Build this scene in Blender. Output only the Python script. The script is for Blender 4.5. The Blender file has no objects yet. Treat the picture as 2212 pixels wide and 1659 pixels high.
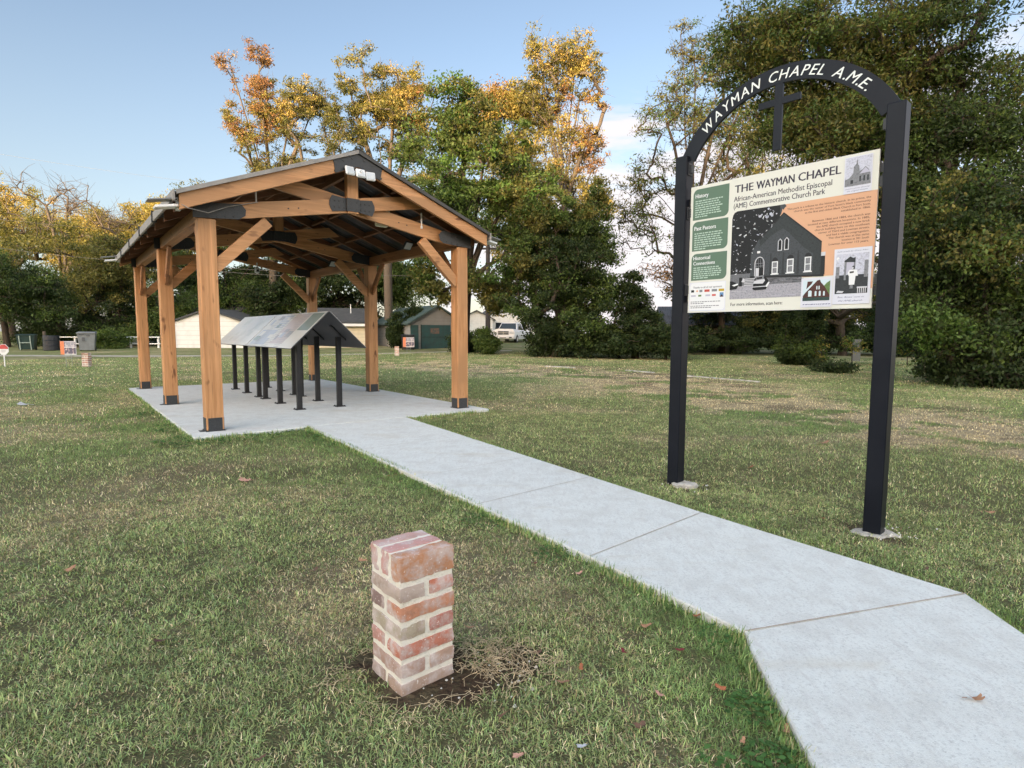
import bpy, math, random
import numpy as np
from mathutils import Matrix, Vector
R = math.radians
scene = bpy.context.scene
COL = scene.collection
# ------------------------------------------------------------------ camera
HC = 1.3
F2212, PITCH, ROLL = 1244.26, 0.08797, 0.0036
cd = bpy.data.cameras.new('camera'); cam = bpy.data.objects.new('camera', cd); COL.objects.link(cam)
cd.sensor_width = 36.0; cd.lens = 36.0*F2212/2212.0; cd.clip_start = 0.05; cd.clip_end = 2000
cam.matrix_world = Matrix.Translation((0, 0, HC)) @ Matrix.Rotation(math.pi/2-PITCH, 4, 'X') @ Matrix.Rotation(ROLL, 4, 'Z')
scene.camera = cam
# ------------------------------------------------------------------ world + sun
SUN_EL, SUN_AZ = R(9.5), R(203)      # azimuth of the sun measured clockwise from +Y
w = bpy.data.worlds.new('World'); scene.world = w; w.use_nodes = True
nt = w.node_tree; nt.nodes.clear()
def N(nt, t, **k):
    n = nt.nodes.new(t)
    for a, b in k.items():
        if a == 'inp':
            for i, v in b.items(): n.inputs[i].default_value = v
        else: setattr(n, a, b)
    return n
L = lambda nt, a, b: nt.links.new(a, b)
wo = N(nt, 'ShaderNodeOutputWorld'); bg = N(nt, 'ShaderNodeBackground'); bg.inputs['Strength'].default_value = 0.15
sky = N(nt, 'ShaderNodeTexSky'); sky.sky_type = 'NISHITA'; sky.sun_disc = False
sky.sun_elevation = SUN_EL; sky.sun_rotation = SUN_AZ; sky.altitude = 200; sky.air_density = 1.0; sky.dust_density = 1.2; sky.ozone_density = 1.5
tc = N(nt, 'ShaderNodeTexCoord')
sep = N(nt, 'ShaderNodeSeparateXYZ'); L(nt, tc.outputs['Generated'], sep.inputs[0])
zc = N(nt, 'ShaderNodeMath', operation='MAXIMUM', inp={1: 0.06}); L(nt, sep.outputs['Z'], zc.inputs[0])
dx = N(nt, 'ShaderNodeMath', operation='DIVIDE'); L(nt, sep.outputs['X'], dx.inputs[0]); L(nt, zc.outputs[0], dx.inputs[1])
dy = N(nt, 'ShaderNodeMath', operation='DIVIDE'); L(nt, sep.outputs['Y'], dy.inputs[0]); L(nt, zc.outputs[0], dy.inputs[1])
cmb = N(nt, 'ShaderNodeCombineXYZ'); L(nt, dx.outputs[0], cmb.inputs[0]); L(nt, dy.outputs[0], cmb.inputs[1])
noi = N(nt, 'ShaderNodeTexNoise', inp={'Scale': 0.95, 'Detail': 9.0, 'Roughness': 0.58, 'Distortion': 0.5}); L(nt, cmb.outputs[0], noi.inputs['Vector'])
# clouds gather to the east (right of the picture) and low
ax = N(nt, 'ShaderNodeMath', operation='MULTIPLY_ADD', inp={1: 1.25, 2: 0.10}); L(nt, sep.outputs['X'], ax.inputs[0])
lowm = N(nt, 'ShaderNodeMapRange', inp={'From Min': 0.62, 'From Max': 0.12, 'To Min': -0.38, 'To Max': 0.2}); L(nt, sep.outputs['Z'], lowm.inputs['Value'])
axc = N(nt, 'ShaderNodeClamp', inp={'Min': -0.25, 'Max': 0.22}); L(nt, ax.outputs[0], axc.inputs[0])
s1 = N(nt, 'ShaderNodeMath', operation='ADD'); L(nt, noi.outputs['Fac'], s1.inputs[0]); L(nt, axc.outputs[0], s1.inputs[1])
s2 = N(nt, 'ShaderNodeMath', operation='ADD'); L(nt, s1.outputs[0], s2.inputs[0]); L(nt, lowm.outputs[0], s2.inputs[1])
cl = N(nt, 'ShaderNodeMapRange', inp={'From Min': 0.60, 'From Max': 0.78, 'To Min': 0.0, 'To Max': 0.95}); cl.clamp = True; cl.interpolation_type = 'SMOOTHSTEP'
L(nt, s2.outputs[0], cl.inputs['Value'])
hz = N(nt, 'ShaderNodeMapRange', inp={'From Min': 0.42, 'From Max': 0.02, 'To Min': 0.0, 'To Max': 0.55}); hz.clamp = True; L(nt, sep.outputs['Z'], hz.inputs['Value'])
CLOUD_L = 1.0
mixh = N(nt, 'ShaderNodeMix', data_type='RGBA'); mixh.inputs['B'].default_value = (1.75, 2.05, 2.35, 1)
L(nt, hz.outputs[0], mixh.inputs['Factor']); 
gain = N(nt, 'ShaderNodeMix', data_type='RGBA', blend_type='MULTIPLY'); gain.inputs['Factor'].default_value = 1.0
gain.inputs['B'].default_value = (1.15, 1.0, 0.95, 1); L(nt, sky.outputs[0], gain.inputs['A'])
L(nt, gain.outputs['Result'], mixh.inputs['A'])
mixc = N(nt, 'ShaderNodeMix', data_type='RGBA'); mixc.inputs['B'].default_value = (3.3, 3.1, 3.15, 1)
L(nt, cl.outputs[0], mixc.inputs['Factor']); L(nt, mixh.outputs['Result'], mixc.inputs['A'])
# the half of the sky towards the low sun is far brighter than the half we look at
glow = N(nt, 'ShaderNodeMapRange', inp={'From Min': 0.42, 'From Max': -0.55, 'To Min': 0.0, 'To Max': 1.0}); glow.clamp = True; glow.interpolation_type = 'SMOOTHSTEP'; L(nt, sep.outputs['Y'], glow.inputs['Value'])
gm_ = N(nt, 'ShaderNodeMix', data_type='RGBA'); gm_.inputs['A'].default_value = (1, 1, 1, 1); gm_.inputs['B'].default_value = (5.15, 4.62, 3.75, 1); L(nt, glow.outputs[0], gm_.inputs['Factor'])
gmul = N(nt, 'ShaderNodeMix', data_type='RGBA', blend_type='MULTIPLY'); gmul.inputs['Factor'].default_value = 1.0; L(nt, mixc.outputs['Result'], gmul.inputs['A']); L(nt, gm_.outputs['Result'], gmul.inputs['B'])
L(nt, gmul.outputs['Result'], bg.inputs['Color']); L(nt, bg.outputs[0], wo.inputs[0])
sd = bpy.data.lights.new('sun', 'SUN'); sd.energy = 4.8; sd.angle = R(0.5); sd.color = (1.0, 0.74, 0.44)
sun = bpy.data.objects.new('sun', sd); COL.objects.link(sun)
svec = Vector((math.sin(SUN_AZ)*math.cos(SUN_EL), math.cos(SUN_AZ)*math.cos(SUN_EL), math.sin(SUN_EL)))
sun.rotation_euler = svec.to_track_quat('Z', 'Y').to_euler(); sun.location = svec*60
scene.view_settings.view_transform = 'Standard'; scene.view_settings.look = 'None'
scene.view_settings.gamma = 1.0; scene.view_settings.use_curve_mapping = False
scene.view_settings.exposure = 1.1
scene.render.engine = 'CYCLES'
scene.cycles.max_bounces = 6; scene.cycles.diffuse_bounces = 3; scene.cycles.transmission_bounces = 4; scene.cycles.transparent_max_bounces = 6
scene.cycles.caustics_reflective = False; scene.cycles.caustics_refractive = False

# ------------------------------------------------------------------ plan helpers
def ray(u, v):
    a, b = u-1106, v-829.5; c, s = math.cos(-ROLL), math.sin(-ROLL); a, b = c*a-s*b, s*a+c*b
    return (a/F2212, math.cos(PITCH)-b/F2212*math.sin(PITCH), -math.sin(PITCH)-b/F2212*math.cos(PITCH))
def G(u, v, z=-0.05):
    d = ray(u, v); t = (z-HC)/d[2]; return (d[0]*t, d[1]*t)
def P(u, v, Y):
    d = ray(u, v); t = Y/d[1]; return Vector((d[0]*t, Y, HC+d[2]*t))
def gz(x, y): return float(gzn(np.array(float(x)), np.array(float(y))))
def gzn(x, y): return np.where(y < 75, -0.05+np.maximum(0.0, y-30)*0.026, 1.12)-.05*np.exp(-((x-3.1)**2+(y-4.0)**2)/1.6)

# ------------------------------------------------------------------ value noise (numpy)
_rs = np.random.RandomState(7); _T = _rs.rand(256, 256)
def vn(x, y, s=1.0, oct=3, seed=0):
    x = np.asarray(x, float)*s+seed*17.3+1000; y = np.asarray(y, float)*s+seed*31.7+1000
    r = 0; amp = 1; tot = 0
    for o in range(oct):
        xi = np.floor(x).astype(int); yi = np.floor(y).astype(int); fx = x-xi; fy = y-yi
        fx = fx*fx*(3-2*fx); fy = fy*fy*(3-2*fy)
        a = _T[xi % 256, yi % 256]; b = _T[(xi+1) % 256, yi % 256]; c = _T[xi % 256, (yi+1) % 256]; d = _T[(xi+1) % 256, (yi+1) % 256]
        r = r+amp*((a*(1-fx)+b*fx)*(1-fy)+(c*(1-fx)+d*fx)*fy); tot += amp; amp *= .5; x = x*2.03+5; y = y*2.03+9
    return r/tot

# ------------------------------------------------------------------ materials
MATS = {}
def mat(name, col, rough=0.7, noise=None, metal=0.0, spec=0.5, bump=None, attr=None, coord='Object', emis=None):
    """noise = (scale, colour2, contrast lo, hi, detail, stretch); bump = (scale, strength)"""
    if name in MATS: return MATS[name]
    m = bpy.data.materials.new(name); m.use_nodes = True; t = m.node_tree; b = t.nodes['Principled BSDF']
    b.inputs['Roughness'].default_value = rough; b.inputs['Metallic'].default_value = metal
    b.inputs['Specular IOR Level'].default_value = spec
    b.inputs['Base Color'].default_value = (*col, 1)
    c = N(t, 'ShaderNodeTexCoord'); src = c.outputs[coord]
    out = None
    if attr:
        an = N(t, 'ShaderNodeAttribute', attribute_name=attr); out = an.outputs['Color']
    if noise:
        for k, nz in enumerate(noise if isinstance(noise, list) else [noise]):
            sc, c2, lo, hi = nz[:4]; det = nz[4] if len(nz) > 4 else 6; st = nz[5] if len(nz) > 5 else (1, 1, 1)
            mp = N(t, 'ShaderNodeMapping'); mp.inputs['Scale'].default_value = st; L(t, src, mp.inputs[0])
            no = N(t, 'ShaderNodeTexNoise', inp={'Scale': sc, 'Detail': float(det), 'Roughness': 0.62}); L(t, mp.outputs[0], no.inputs['Vector'])
            mr = N(t, 'ShaderNodeMapRange', inp={'From Min': lo, 'From Max': hi}); L(t, no.outputs['Fac'], mr.inputs['Value'])
            mx = N(t, 'ShaderNodeMix', data_type='RGBA'); mx.inputs['A'].default_value = (*col, 1); mx.inputs['B'].default_value = (*c2, 1)
            if out is not None: L(t, out, mx.inputs['A'])
            L(t, mr.outputs[0], mx.inputs['Factor']); out = mx.outputs['Result']
    if out is not None: L(t, out, b.inputs['Base Color'])
    if bump:
        no = N(t, 'ShaderNodeTexNoise', inp={'Scale': bump[0], 'Detail': 6.0}); L(t, src, no.inputs['Vector'])
        bp = N(t, 'ShaderNodeBump', inp={'Strength': bump[1], 'Distance': bump[2] if len(bump) > 2 else 0.01}); L(t, no.outputs['Fac'], bp.inputs['Height']); L(t, bp.outputs[0], b.inputs['Normal'])
    MATS[name] = m; return m
def wood(name, c1, c2, axis, knot=(0.16, 0.06, 0.02)):
    """grain stretched along axis (0,1,2)"""
    st = [14, 14, 14]; st[axis] = 0.5
    st2 = [3.5, 3.5, 3.5]; st2[axis] = 1.1
    m = mat(name, c1, 0.62, [(2.2, c2, 0.42, 0.62, 5, tuple(st)), (5.5, tuple(x*.62 for x in c2), 0.56, 0.72, 4, tuple(st)), (2.6, knot, 0.63, 0.71, 2, tuple(st2)), (0.8, tuple(x*0.72 for x in c1), 0.45, 0.65, 3, (1, 1, 1)), (1.7, tuple(min(1, x*1.3) for x in c1), 0.55, 0.75, 3, tuple(q*.5 for q in st))], bump=(60, 0.15, 0.004))
    return m
def leafmat(name, trans=0.35):
    if name in MATS: return MATS[name]
    m = bpy.data.materials.new(name); m.use_nodes = True; t = m.node_tree; t.nodes.clear()
    o = N(t, 'ShaderNodeOutputMaterial'); an = N(t, 'ShaderNodeAttribute', attribute_name='tint')
    d = N(t, 'ShaderNodeBsdfPrincipled', inp={'Roughness': 0.55, 'Specular IOR Level': 0.25}); tr = N(t, 'ShaderNodeBsdfTranslucent'); mx = N(t, 'ShaderNodeMixShader', inp={0: trans})
    g = N(t, 'ShaderNodeMix', data_type='RGBA', blend_type='MULTIPLY'); g.inputs['Factor'].default_value = 1.0; g.inputs['B'].default_value = (1.25, 1.3, 0.7, 1)
    L(t, an.outputs['Color'], d.inputs['Base Color']); L(t, an.outputs['Color'], g.inputs['A']); L(t, g.outputs['Result'], tr.inputs['Color'])
    L(t, d.outputs[0], mx.inputs[1]); L(t, tr.outputs[0], mx.inputs[2]); L(t, mx.outputs[0], o.inputs[0])
    MATS[name] = m; return m

# ------------------------------------------------------------------ mesh builder
class MB:
    def __init__(s): s.v = []; s.f = []; s.m = []; s.c = []
    def add(s, vs, fs, mi=0, M=None, col=None):
        o = len(s.v)
        if M is not None: vs = [M @ Vector(p) for p in vs]
        s.v += [tuple(p) for p in vs]; s.f += [tuple(o+i for i in f) for f in fs]; s.m += [mi]*len(fs)
        s.c += [col if col else (1, 1, 1)]*len(vs)
        return s
    def box(s, x0, x1, y0, y1, z0, z1, mi=0, M=None, ch=0.0, col=None):
        if ch <= 0:
            v = [(x0, y0, z0), (x1, y0, z0), (x1, y1, z0), (x0, y1, z0), (x0, y0, z1), (x1, y0, z1), (x1, y1, z1), (x0, y1, z1)]
            f = [(0, 3, 2, 1), (4, 5, 6, 7), (0, 1, 5, 4), (1, 2, 6, 5), (2, 3, 7, 6), (3, 0, 4, 7)]
            return s.add(v, f, mi, M, col)
        # chamfered box: 24 verts
        import itertools
        X = (x0, x1); Y = (y0, y1); Z = (z0, z1); idx = {}; v = []
        for i, j, k in itertools.product((0, 1), repeat=3):
            sx, sy, sz = (1-2*i)*ch, (1-2*j)*ch, (1-2*k)*ch
            for a, p in enumerate(((X[i], Y[j]+sy, Z[k]+sz), (X[i]+sx, Y[j], Z[k]+sz), (X[i]+sx, Y[j]+sy, Z[k]))):
                idx[i, j, k, a] = len(v); v.append(p)
        q = lambda *a: tuple(idx[t] for t in a)
        f = []
        for i in (0, 1):
            a = q((i, 0, 0, 0), (i, 1, 0, 0), (i, 1, 1, 0), (i, 0, 1, 0)); f.append(a if i else a[::-1])
            a = q((0, i, 0, 1), (1, i, 0, 1), (1, i, 1, 1), (0, i, 1, 1)); f.append(a if not i else a[::-1])
            a = q((0, 0, i, 2), (1, 0, i, 2), (1, 1, i, 2), (0, 1, i, 2)); f.append(a if i else a[::-1])
        for j in (0, 1):
            for k in (0, 1):
                f.append(q((0, j, k, 1), (1, j, k, 1), (1, j, k, 2), (0, j, k, 2))); f.append(q((j, 0, k, 0), (j, 1, k, 0), (j, 1, k, 2), (j, 0, k, 2))); f.append(q((j, k, 0, 0), (j, k, 1, 0), (j, k, 1, 1), (j, k, 0, 1)))
                for i in (0, 1): f.append(q((i, j, k, 0), (i, j, k, 1), (i, j, k, 2)))
        return s.add(v, f, mi, M, col)
    def prism(s, poly, y0, y1, mi=0, M=None, col=None):
        """poly in x,z ; extruded along y"""
        n = len(poly); v = [(p[0], y0, p[1]) for p in poly]+[(p[0], y1, p[1]) for p in poly]
        f = [tuple(range(n)), tuple(range(2*n-1, n-1, -1))]+[(i, n+i, n+(i+1) % n, (i+1) % n) for i in range(n)]
        return s.add(v, f, mi, M, col)
    def beam(s, a, b, wd, dp, mi=0, up=(0, 0, 1), ch=0.004, M=None, col=None):
        a = Vector(a); b = Vector(b); d = (b-a); l = d.length; d.normalize(); up = Vector(up)
        sx = d.cross(up).normalized(); uz = sx.cross(d).normalized()
        T = Matrix.Translation(a) @ Matrix((sx, d, uz)).transposed().to_4x4()
        if M is not None: T = M @ T
        return s.box(-wd/2, wd/2, 0, l, -dp/2, dp/2, mi, T, ch, col)
    def tube(s, pts, r, n=8, mi=0, M=None, cap=True, col=None):
        pts = [Vector(p) for p in pts]; rr = r if isinstance(r, (list, tuple)) else [r]*len(pts); v = []; f = []
        for i, p in enumerate(pts):
            d = (pts[min(i+1, len(pts)-1)]-pts[max(i-1, 0)]).normalized()
            u = d.orthogonal().normalized() if i == 0 else (u-d*u.dot(d)).normalized(); w2 = d.cross(u)
            for k in range(n):
                a = 2*math.pi*k/n; v.append(p+(u*math.cos(a)+w2*math.sin(a))*rr[i])
        for i in range(len(pts)-1):
            for k in range(n): f.append((i*n+k, i*n+(k+1) % n, (i+1)*n+(k+1) % n, (i+1)*n+k))
        if cap: f += [tuple(range(n))[::-1], tuple(range((len(pts)-1)*n, len(pts)*n))]
        return s.add(v, f, mi, M, col)
    def build(s, name, mats, parent=None, smooth=False, colattr=False, M=None):
        me = bpy.data.meshes.new(name); me.from_pydata(s.v, [], s.f)
        if not isinstance(mats, (list, tuple)): mats = [mats]
        for x in mats: me.materials.append(x)
        me.polygons.foreach_set('material_index', s.m)
        if smooth: me.polygons.foreach_set('use_smooth', [True]*len(s.f))
        if colattr:
            at = me.color_attributes.new('tint', 'FLOAT_COLOR', 'POINT'); at.data.foreach_set('color', np.array([(*c, 1) for c in s.c], np.float32).ravel())
        me.update()
        o = bpy.data.objects.new(name, me); COL.objects.link(o); o.parent = parent
        if M is not None: o.matrix_local = M
        return o
def npmesh(name, V, Fc, mats, parent=None, tint=None, smooth=False):
    """V (n,3), Fc (m,k) same k"""
    me = bpy.data.meshes.new(name); n = len(V); m, k = Fc.shape
    me.vertices.add(n); me.vertices.foreach_set('co', V.astype(np.float32).ravel())
    me.loops.add(m*k); me.loops.foreach_set('vertex_index', Fc.astype(np.int32).ravel())
    me.polygons.add(m); me.polygons.foreach_set('loop_start', (np.arange(m)*k).astype(np.int32))
    if tint is not None:
        at = me.color_attributes.new('tint', 'FLOAT_COLOR', 'POINT'); at.data.foreach_set('color', np.c_[tint, np.ones(n)].astype(np.float32).ravel())
    if not isinstance(mats, (list, tuple)): mats = [mats]
    for x in mats: me.materials.append(x)
    me.update(calc_edges=True)
    if smooth: me.polygons.foreach_set('use_smooth', np.ones(m, bool))
    o = bpy.data.objects.new(name, me); COL.objects.link(o); o.parent = parent
    return o
def tag(o, label=None, cat=None, group=None, kind=None):
    if label: o['label'] = label
    if cat: o['category'] = cat
    if group: o['group'] = group
    if kind: o['kind'] = kind
    return o
def thing(name, label, cat, loc=(0, 0, 0), rz=0.0, group=None):
    o = bpy.data.objects.new(name, None); COL.objects.link(o); o.location = loc; o.rotation_euler = (0, 0, rz); o.empty_display_size = 0.2
    return tag(o, label, cat, group)
def copy_tree(o, parent=None):
    c = o.copy(); COL.objects.link(c); c.parent = parent
    for ch in list(o.children): copy_tree(ch, c)
    return c

# ------------------------------------------------------------------ text
def text_mesh(s, size=1.0, offset=0.0, shear=0.0, align='LEFT', res=3):
    cu = bpy.data.curves.new('t', 'FONT'); cu.body = s; cu.size = size; cu.offset = offset; cu.shear = shear; cu.align_x = align; cu.resolution_u = res
    ob = bpy.data.objects.new('t', cu); COL.objects.link(ob); bpy.context.view_layer.update()
    me = ob.evaluated_get(bpy.context.evaluated_depsgraph_get()).to_mesh()
    v = [tuple(p.co) for p in me.vertices]; f = [tuple(p.vertices) for p in me.polygons]
    ob.evaluated_get(bpy.context.evaluated_depsgraph_get()).to_mesh_clear()
    bpy.data.objects.remove(ob); bpy.data.curves.remove(cu)
    return v, f
def put_text(mb, s, x, z, w=None, h=None, y=0.0, mi=0, offset=0.0, shear=0.0, right=False, M=None, res=2, bold=0.0):
    """text whose cap height is h and total width w, baseline-left at x,z in the x,z plane at y"""
    v, f = text_mesh(s, 1.0, offset, shear, res=res)
    if not v: return
    xs = [p[0] for p in v]; x0, x1 = min(xs), max(xs)
    cap = 0.73; sz = h/cap if h else None; sx = (w/(x1-x0)) if w else sz
    if sz is None: sz = sx
    off = -(x1-x0)*sx if right else 0
    for k in ((0,) if not bold else (-1, 0, 1)): mb.add([(x+off+(p[0]-x0)*sx+k*bold, y-.00005*k, z+p[1]*sz+abs(k)*bold*.15) for p in v], f, mi, M)

# =================================================================== GROUND
PAV = (-3.965, 7.586); PTH = R(38.51)
ex = np.array([math.cos(PTH), math.sin(PTH)]); ey = np.array([-math.sin(PTH), math.cos(PTH)])
def pav(a, b): return (PAV[0]+a*ex[0]+b*ey[0], PAV[1]+a*ex[1]+b*ey[1])
slab_poly = [pav(-.31, -.44), pav(4.21, -.44), pav(4.21, 7.55), pav(-.31, 7.55)]
path_l = [(-2.6, 7.73), (-.95, 5.33), (0.46, 3.28), (1.03, 2.43), (1.0, 2.3), (0.92, 1.63), (0.77, 0.5), (0.5, -1.5)]
path_r = [(-1.5, 8.6), (0.2, 5.98), (1.40, 4.13), (2.30, 2.81), (2.275, 2.62), (2.25, 2.43), (2.0, 0.5), (1.74, -1.5)]
path_l[0] = pav(1.10, -.44); path_r[0] = pav(2.62, -.44)
path_poly = path_l+path_r[::-1]
def inpoly(x, y, poly):
    c = np.zeros(x.shape, bool); n = len(poly)
    for i in range(n):
        x0, y0 = poly[i]; x1, y1 = poly[(i+1) % n]
        k = ((y0 > y) != (y1 > y)) & (x < (x1-x0)*(y-y0)/((y1-y0) if y1 != y0 else 1e-9)+x0); c ^= k
    return c
def pdist(x, y, poly):
    d = np.full(x.shape, 1e9); n = len(poly)
    for i in range(n):
        x0, y0 = poly[i]; x1, y1 = poly[(i+1) % n]; ddx, ddy = x1-x0, y1-y0; l2 = ddx*ddx+ddy*ddy+1e-12
        t = np.clip(((x-x0)*ddx+(y-y0)*ddy)/l2, 0, 1); d = np.minimum(d, np.hypot(x-x0-t*ddx, y-y0-t*ddy))
    return d
PIL = (-0.405, 2.02)      # near corner of the front brick pillar
pil_c = (PIL[0]+.118*(math.cos(R(40))-math.sin(R(40))), PIL[1]+.118*(math.sin(R(40))+math.cos(R(40))))
def plined(x, y, pts):
    d = np.full(np.shape(x), 1e9)
    for (x0, y0), (x1, y1) in zip(pts[:-1], pts[1:]):
        a, b = x1-x0, y1-y0; t = np.clip(((x-x0)*a+(y-y0)*b)/(a*a+b*b), 0, 1); d = np.minimum(d, np.hypot(x-x0-t*a, y-y0-t*b))
    return d
BAND = [(-5, 25), (0, 22), (2.9, 18.5), (4.3, 13.5), (5.1, 10), (6.4, 7.6), (9.5, 5.2)]
BARE = [(1, 27), (4.4, 20), (6.3, 14), (8.0, 10.0), (11, 7)]
def straw(x, y):
    """fraction of dry straw 0..1"""
    d = plined(x, y, BAND); wd = 1.3+.10*y
    s = np.clip(1.9*(1-d/wd), 0, 1)*np.clip((vn(x, y, 1.6, 5, 3)-.41)*14, 0, 1.0)
    g = np.clip((vn(x, y, .75, 4, 5)-.48)*3.2, 0, .6)
    return np.clip(s+g, 0, 1)
def bare(x, y):
    d = np.minimum(plined(x, y, BARE), plined(x, y, BAND)+.25)
    s = np.clip(1.3-d/(.5+.05*y), 0, 1)*np.clip((vn(x, y*1.6, 1.3, 4, 8)-.52)*6, 0, .6)
    dp = np.hypot((x-pil_c[0])-0.10*((y-pil_c[1]) < 0), (y-pil_c[1])*1.15)+(vn(x, y, 6, 3, 2)-.5)*.3
    dp2 = np.hypot(x-pil_c[0]-.36, (y-pil_c[1]-.04)*1.3)+(vn(x, y, 7, 3, 9)-.5)*.3
    p = np.clip((.30-dp)*9, 0, 1); p = np.maximum(p, np.clip((.25-dp2)*6, 0, .85))
    for sx, sy in ((1.50, 5.10), (2.55, 3.93)): p = np.maximum(p, np.clip((.30-np.hypot(x-sx, y-sy)+(vn(x, y, 5, 2, 4)-.5)*.3)*4, 0, .8))
    alley = np.clip(1-np.abs(y-36.0)/1.1, 0, 1)*0
    gen = np.clip((vn(x, y, .5, 3, 12)-.70)*4, 0, .35)
    return np.clip(np.maximum(np.maximum(s, p), gen), 0, 1)
def lush(x, y):
    d = np.minimum(pdist(x, y, slab_poly), pdist(x, y, path_poly))
    l = np.clip(1-d/.55, 0, 1)*.8
    # greener strip left of the slab
    q = (x-PAV[0])*ex[0]+(y-PAV[1])*ex[1]; q2 = (x-PAV[0])*ey[0]+(y-PAV[1])*ey[1]
    l = np.maximum(l, np.clip(1-np.abs(q+1.0)/1.0, 0, 1)*np.where((q2 > -1) & (q2 < 9), 1, 0)*.8)
    d = plined(x, y, BAND); l = np.maximum(l, np.clip(1.3-d/(1.4+.13*y), 0, 1)*np.clip((vn(x, y, 1.6, 5, 3)-.43)*-14, 0, 1)*.95)
    return np.clip(l+np.clip((vn(x, y, .6, 3, 21)-.5)*2, -.2, .5), 0, 1)
C_SOIL = np.array([.055, .036, .024]); C_THATCH = np.array([.20, .19, .095]); C_STR = np.array([.54, .42, .28]); C_GRN = np.array([.17, .205, .075])
def gcol(x, y):
    s = straw(x, y)[..., None]; b = bare(x, y)[..., None]; g = lush(x, y)[..., None]
    far = np.clip((np.hypot(x, y)-4)/10, 0, 1)[..., None]
    base = C_THATCH*(1-far)*.50+(C_THATCH*.35+C_GRN*.75)*far
    c = base*(1-s*.8)+C_STR*s*.8*(.5+.4*far); c = c*(1-.3*g)+C_GRN*.3*g
    c = c*(1-b)+C_SOIL*(1+.9*far)*b
    return c
def axis_pts(segs):
    o = []
    for a, b, n in segs: o += list(np.linspace(a, b, n, endpoint=False))
    return np.array(o+[segs[-1][1]])
gx = axis_pts([(-900, -60, 10), (-60, -14, 60), (-14, -3, 90), (-3, 4, 150), (4, 14, 100), (14, 60, 60), (60, 900, 10)])
gy = axis_pts([(-900, -40, 10), (-40, 0.5, 30), (0.5, 6, 150), (6, 14, 110), (14, 34, 130), (34, 60, 60), (60, 1200, 14)])
GX, GY = np.meshgrid(gx, gy, indexing='ij')
near = np.exp(-np.hypot(GX, GY)/25)
def ghz(x, y):
    return gzn(x, y)+(vn(x, y, 2.2, 3, 1)-.5)*.025*np.exp(-np.hypot(x, y)/25)+.012*np.clip(1-np.hypot(x-pil_c[0], y-pil_c[1])/.45, 0, 1)
GZ = ghz(GX, GY)
nx, ny = len(gx), len(gy)
Vg = np.c_[GX.ravel(), GY.ravel(), GZ.ravel()]
I = np.arange(nx*ny).reshape(nx, ny)
Fg = np.c_[I[:-1, :-1].ravel(), I[1:, :-1].ravel(), I[1:, 1:].ravel(), I[:-1, 1:].ravel()]
gm = mat('ground', (.1, .1, .05), .95, [(38, (.075, .068, .036), .48, .82, 8), (5, (.10, .085, .05), .50, .74, 9), (2.6, (.30, .25, .15), .56, .80, 9)], attr='tint', bump=(45, .9, .03), spec=.1)
tag(npmesh('ground', Vg, Fg, gm, tint=gcol(GX.ravel(), GY.ravel()), smooth=True), kind='structure')

# slab and walk: concrete
conc = mat('concrete', (.635, .645, .62), .85, [(5, (.53, .52, .49), .45, .72, 9, (1, 1, 1)), (34, (.54, .53, .51), .50, .70, 6, (1, .25, 1)), (95, (.42, .42, .41), .50, .74, 5), (330, (.74, .74, .73), .56, .72, 2), (1.6, (.50, .45, .37), .56, .85, 8, (.5, 1.6, 1))], bump=(240, .6, .004), spec=.25)
def flat_poly(name, poly, z0, z1, m):
    mb = MB(); n = len(poly); e = .012
    cx, cy = sum(p[0] for p in poly)/n, sum(p[1] for p in poly)/n
    v = [(p[0], p[1], z0) for p in poly]+[(p[0], p[1], z1-e) for p in poly]
    f = [(i, (i+1) % n, n+(i+1) % n, n+i) for i in range(n)]
    # inset top
    ins = []
    for i in range(n):
        p0 = Vector(poly[i-1]); p = Vector(poly[i]); p1 = Vector(poly[(i+1) % n]); d0 = (p-p0).normalized(); d1 = (p1-p).normalized()
        nrm = Vector((-(d0.y+d1.y), d0.x+d1.x)).normalized(); ins.append((p.x+nrm.x*e, p.y+nrm.y*e, z1))
    v += ins; f += [(n+i, n+(i+1) % n, 2*n+(i+1) % n, 2*n+i) for i in range(n)]; f.append(tuple(range(2*n, 3*n)))
    mb.add(v, f); return mb.build(name, m)
tag(flat_poly('concrete_slab', slab_poly, -.4, 0.0, conc), kind='structure')
# walk panels separated by joints
def lerp(a, b, t): return (a[0]+(b[0]-a[0])*t, a[1]+(b[1]-a[1])*t)
def shrink(q, g=.004):
    c = (sum(p[0] for p in q)/len(q), sum(p[1] for p in q)/len(q)); return [(p[0]+(c[0]-p[0])*g, p[1]+(c[1]-p[1])*g) for p in q]
pm = MB()
jt = MB()
la, lb = path_l[0], path_l[2]; ra, rb = path_r[0], path_r[2]
walk = MB(); TOPW = -.004
def wpanel(q, zt=TOPW):
    n = len(q); q = [Vector(p) for p in q]; e = .006
    ins = []
    for i in range(n):
        d0 = (q[i]-q[i-1]).normalized(); d1 = (q[(i+1) % n]-q[i]).normalized(); nr = Vector((-(d0.y+d1.y), d0.x+d1.x)).normalized(); ins.append(q[i]+nr*e)
    v = [(p.x, p.y, -.4) for p in q]+[(p.x, p.y, zt-.006) for p in q]+[(p.x, p.y, zt) for p in ins]
    walk.add(v, [(i, (i+1) % n, n+(i+1) % n, n+i) for i in range(n)]+[(n+i, n+(i+1) % n, 2*n+(i+1) % n, 2*n+i) for i in range(n)]+[tuple(range(2*n, 3*n))])
wpanel([la, lb, rb, ra])
wpanel([lb, path_l[3], path_r[3], rb]); wpanel([path_l[3]]+path_l[4:]+path_r[4:][::-1]+[path_r[3]])
walk.build('walkway', conc)['kind'] = 'structure'
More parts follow.
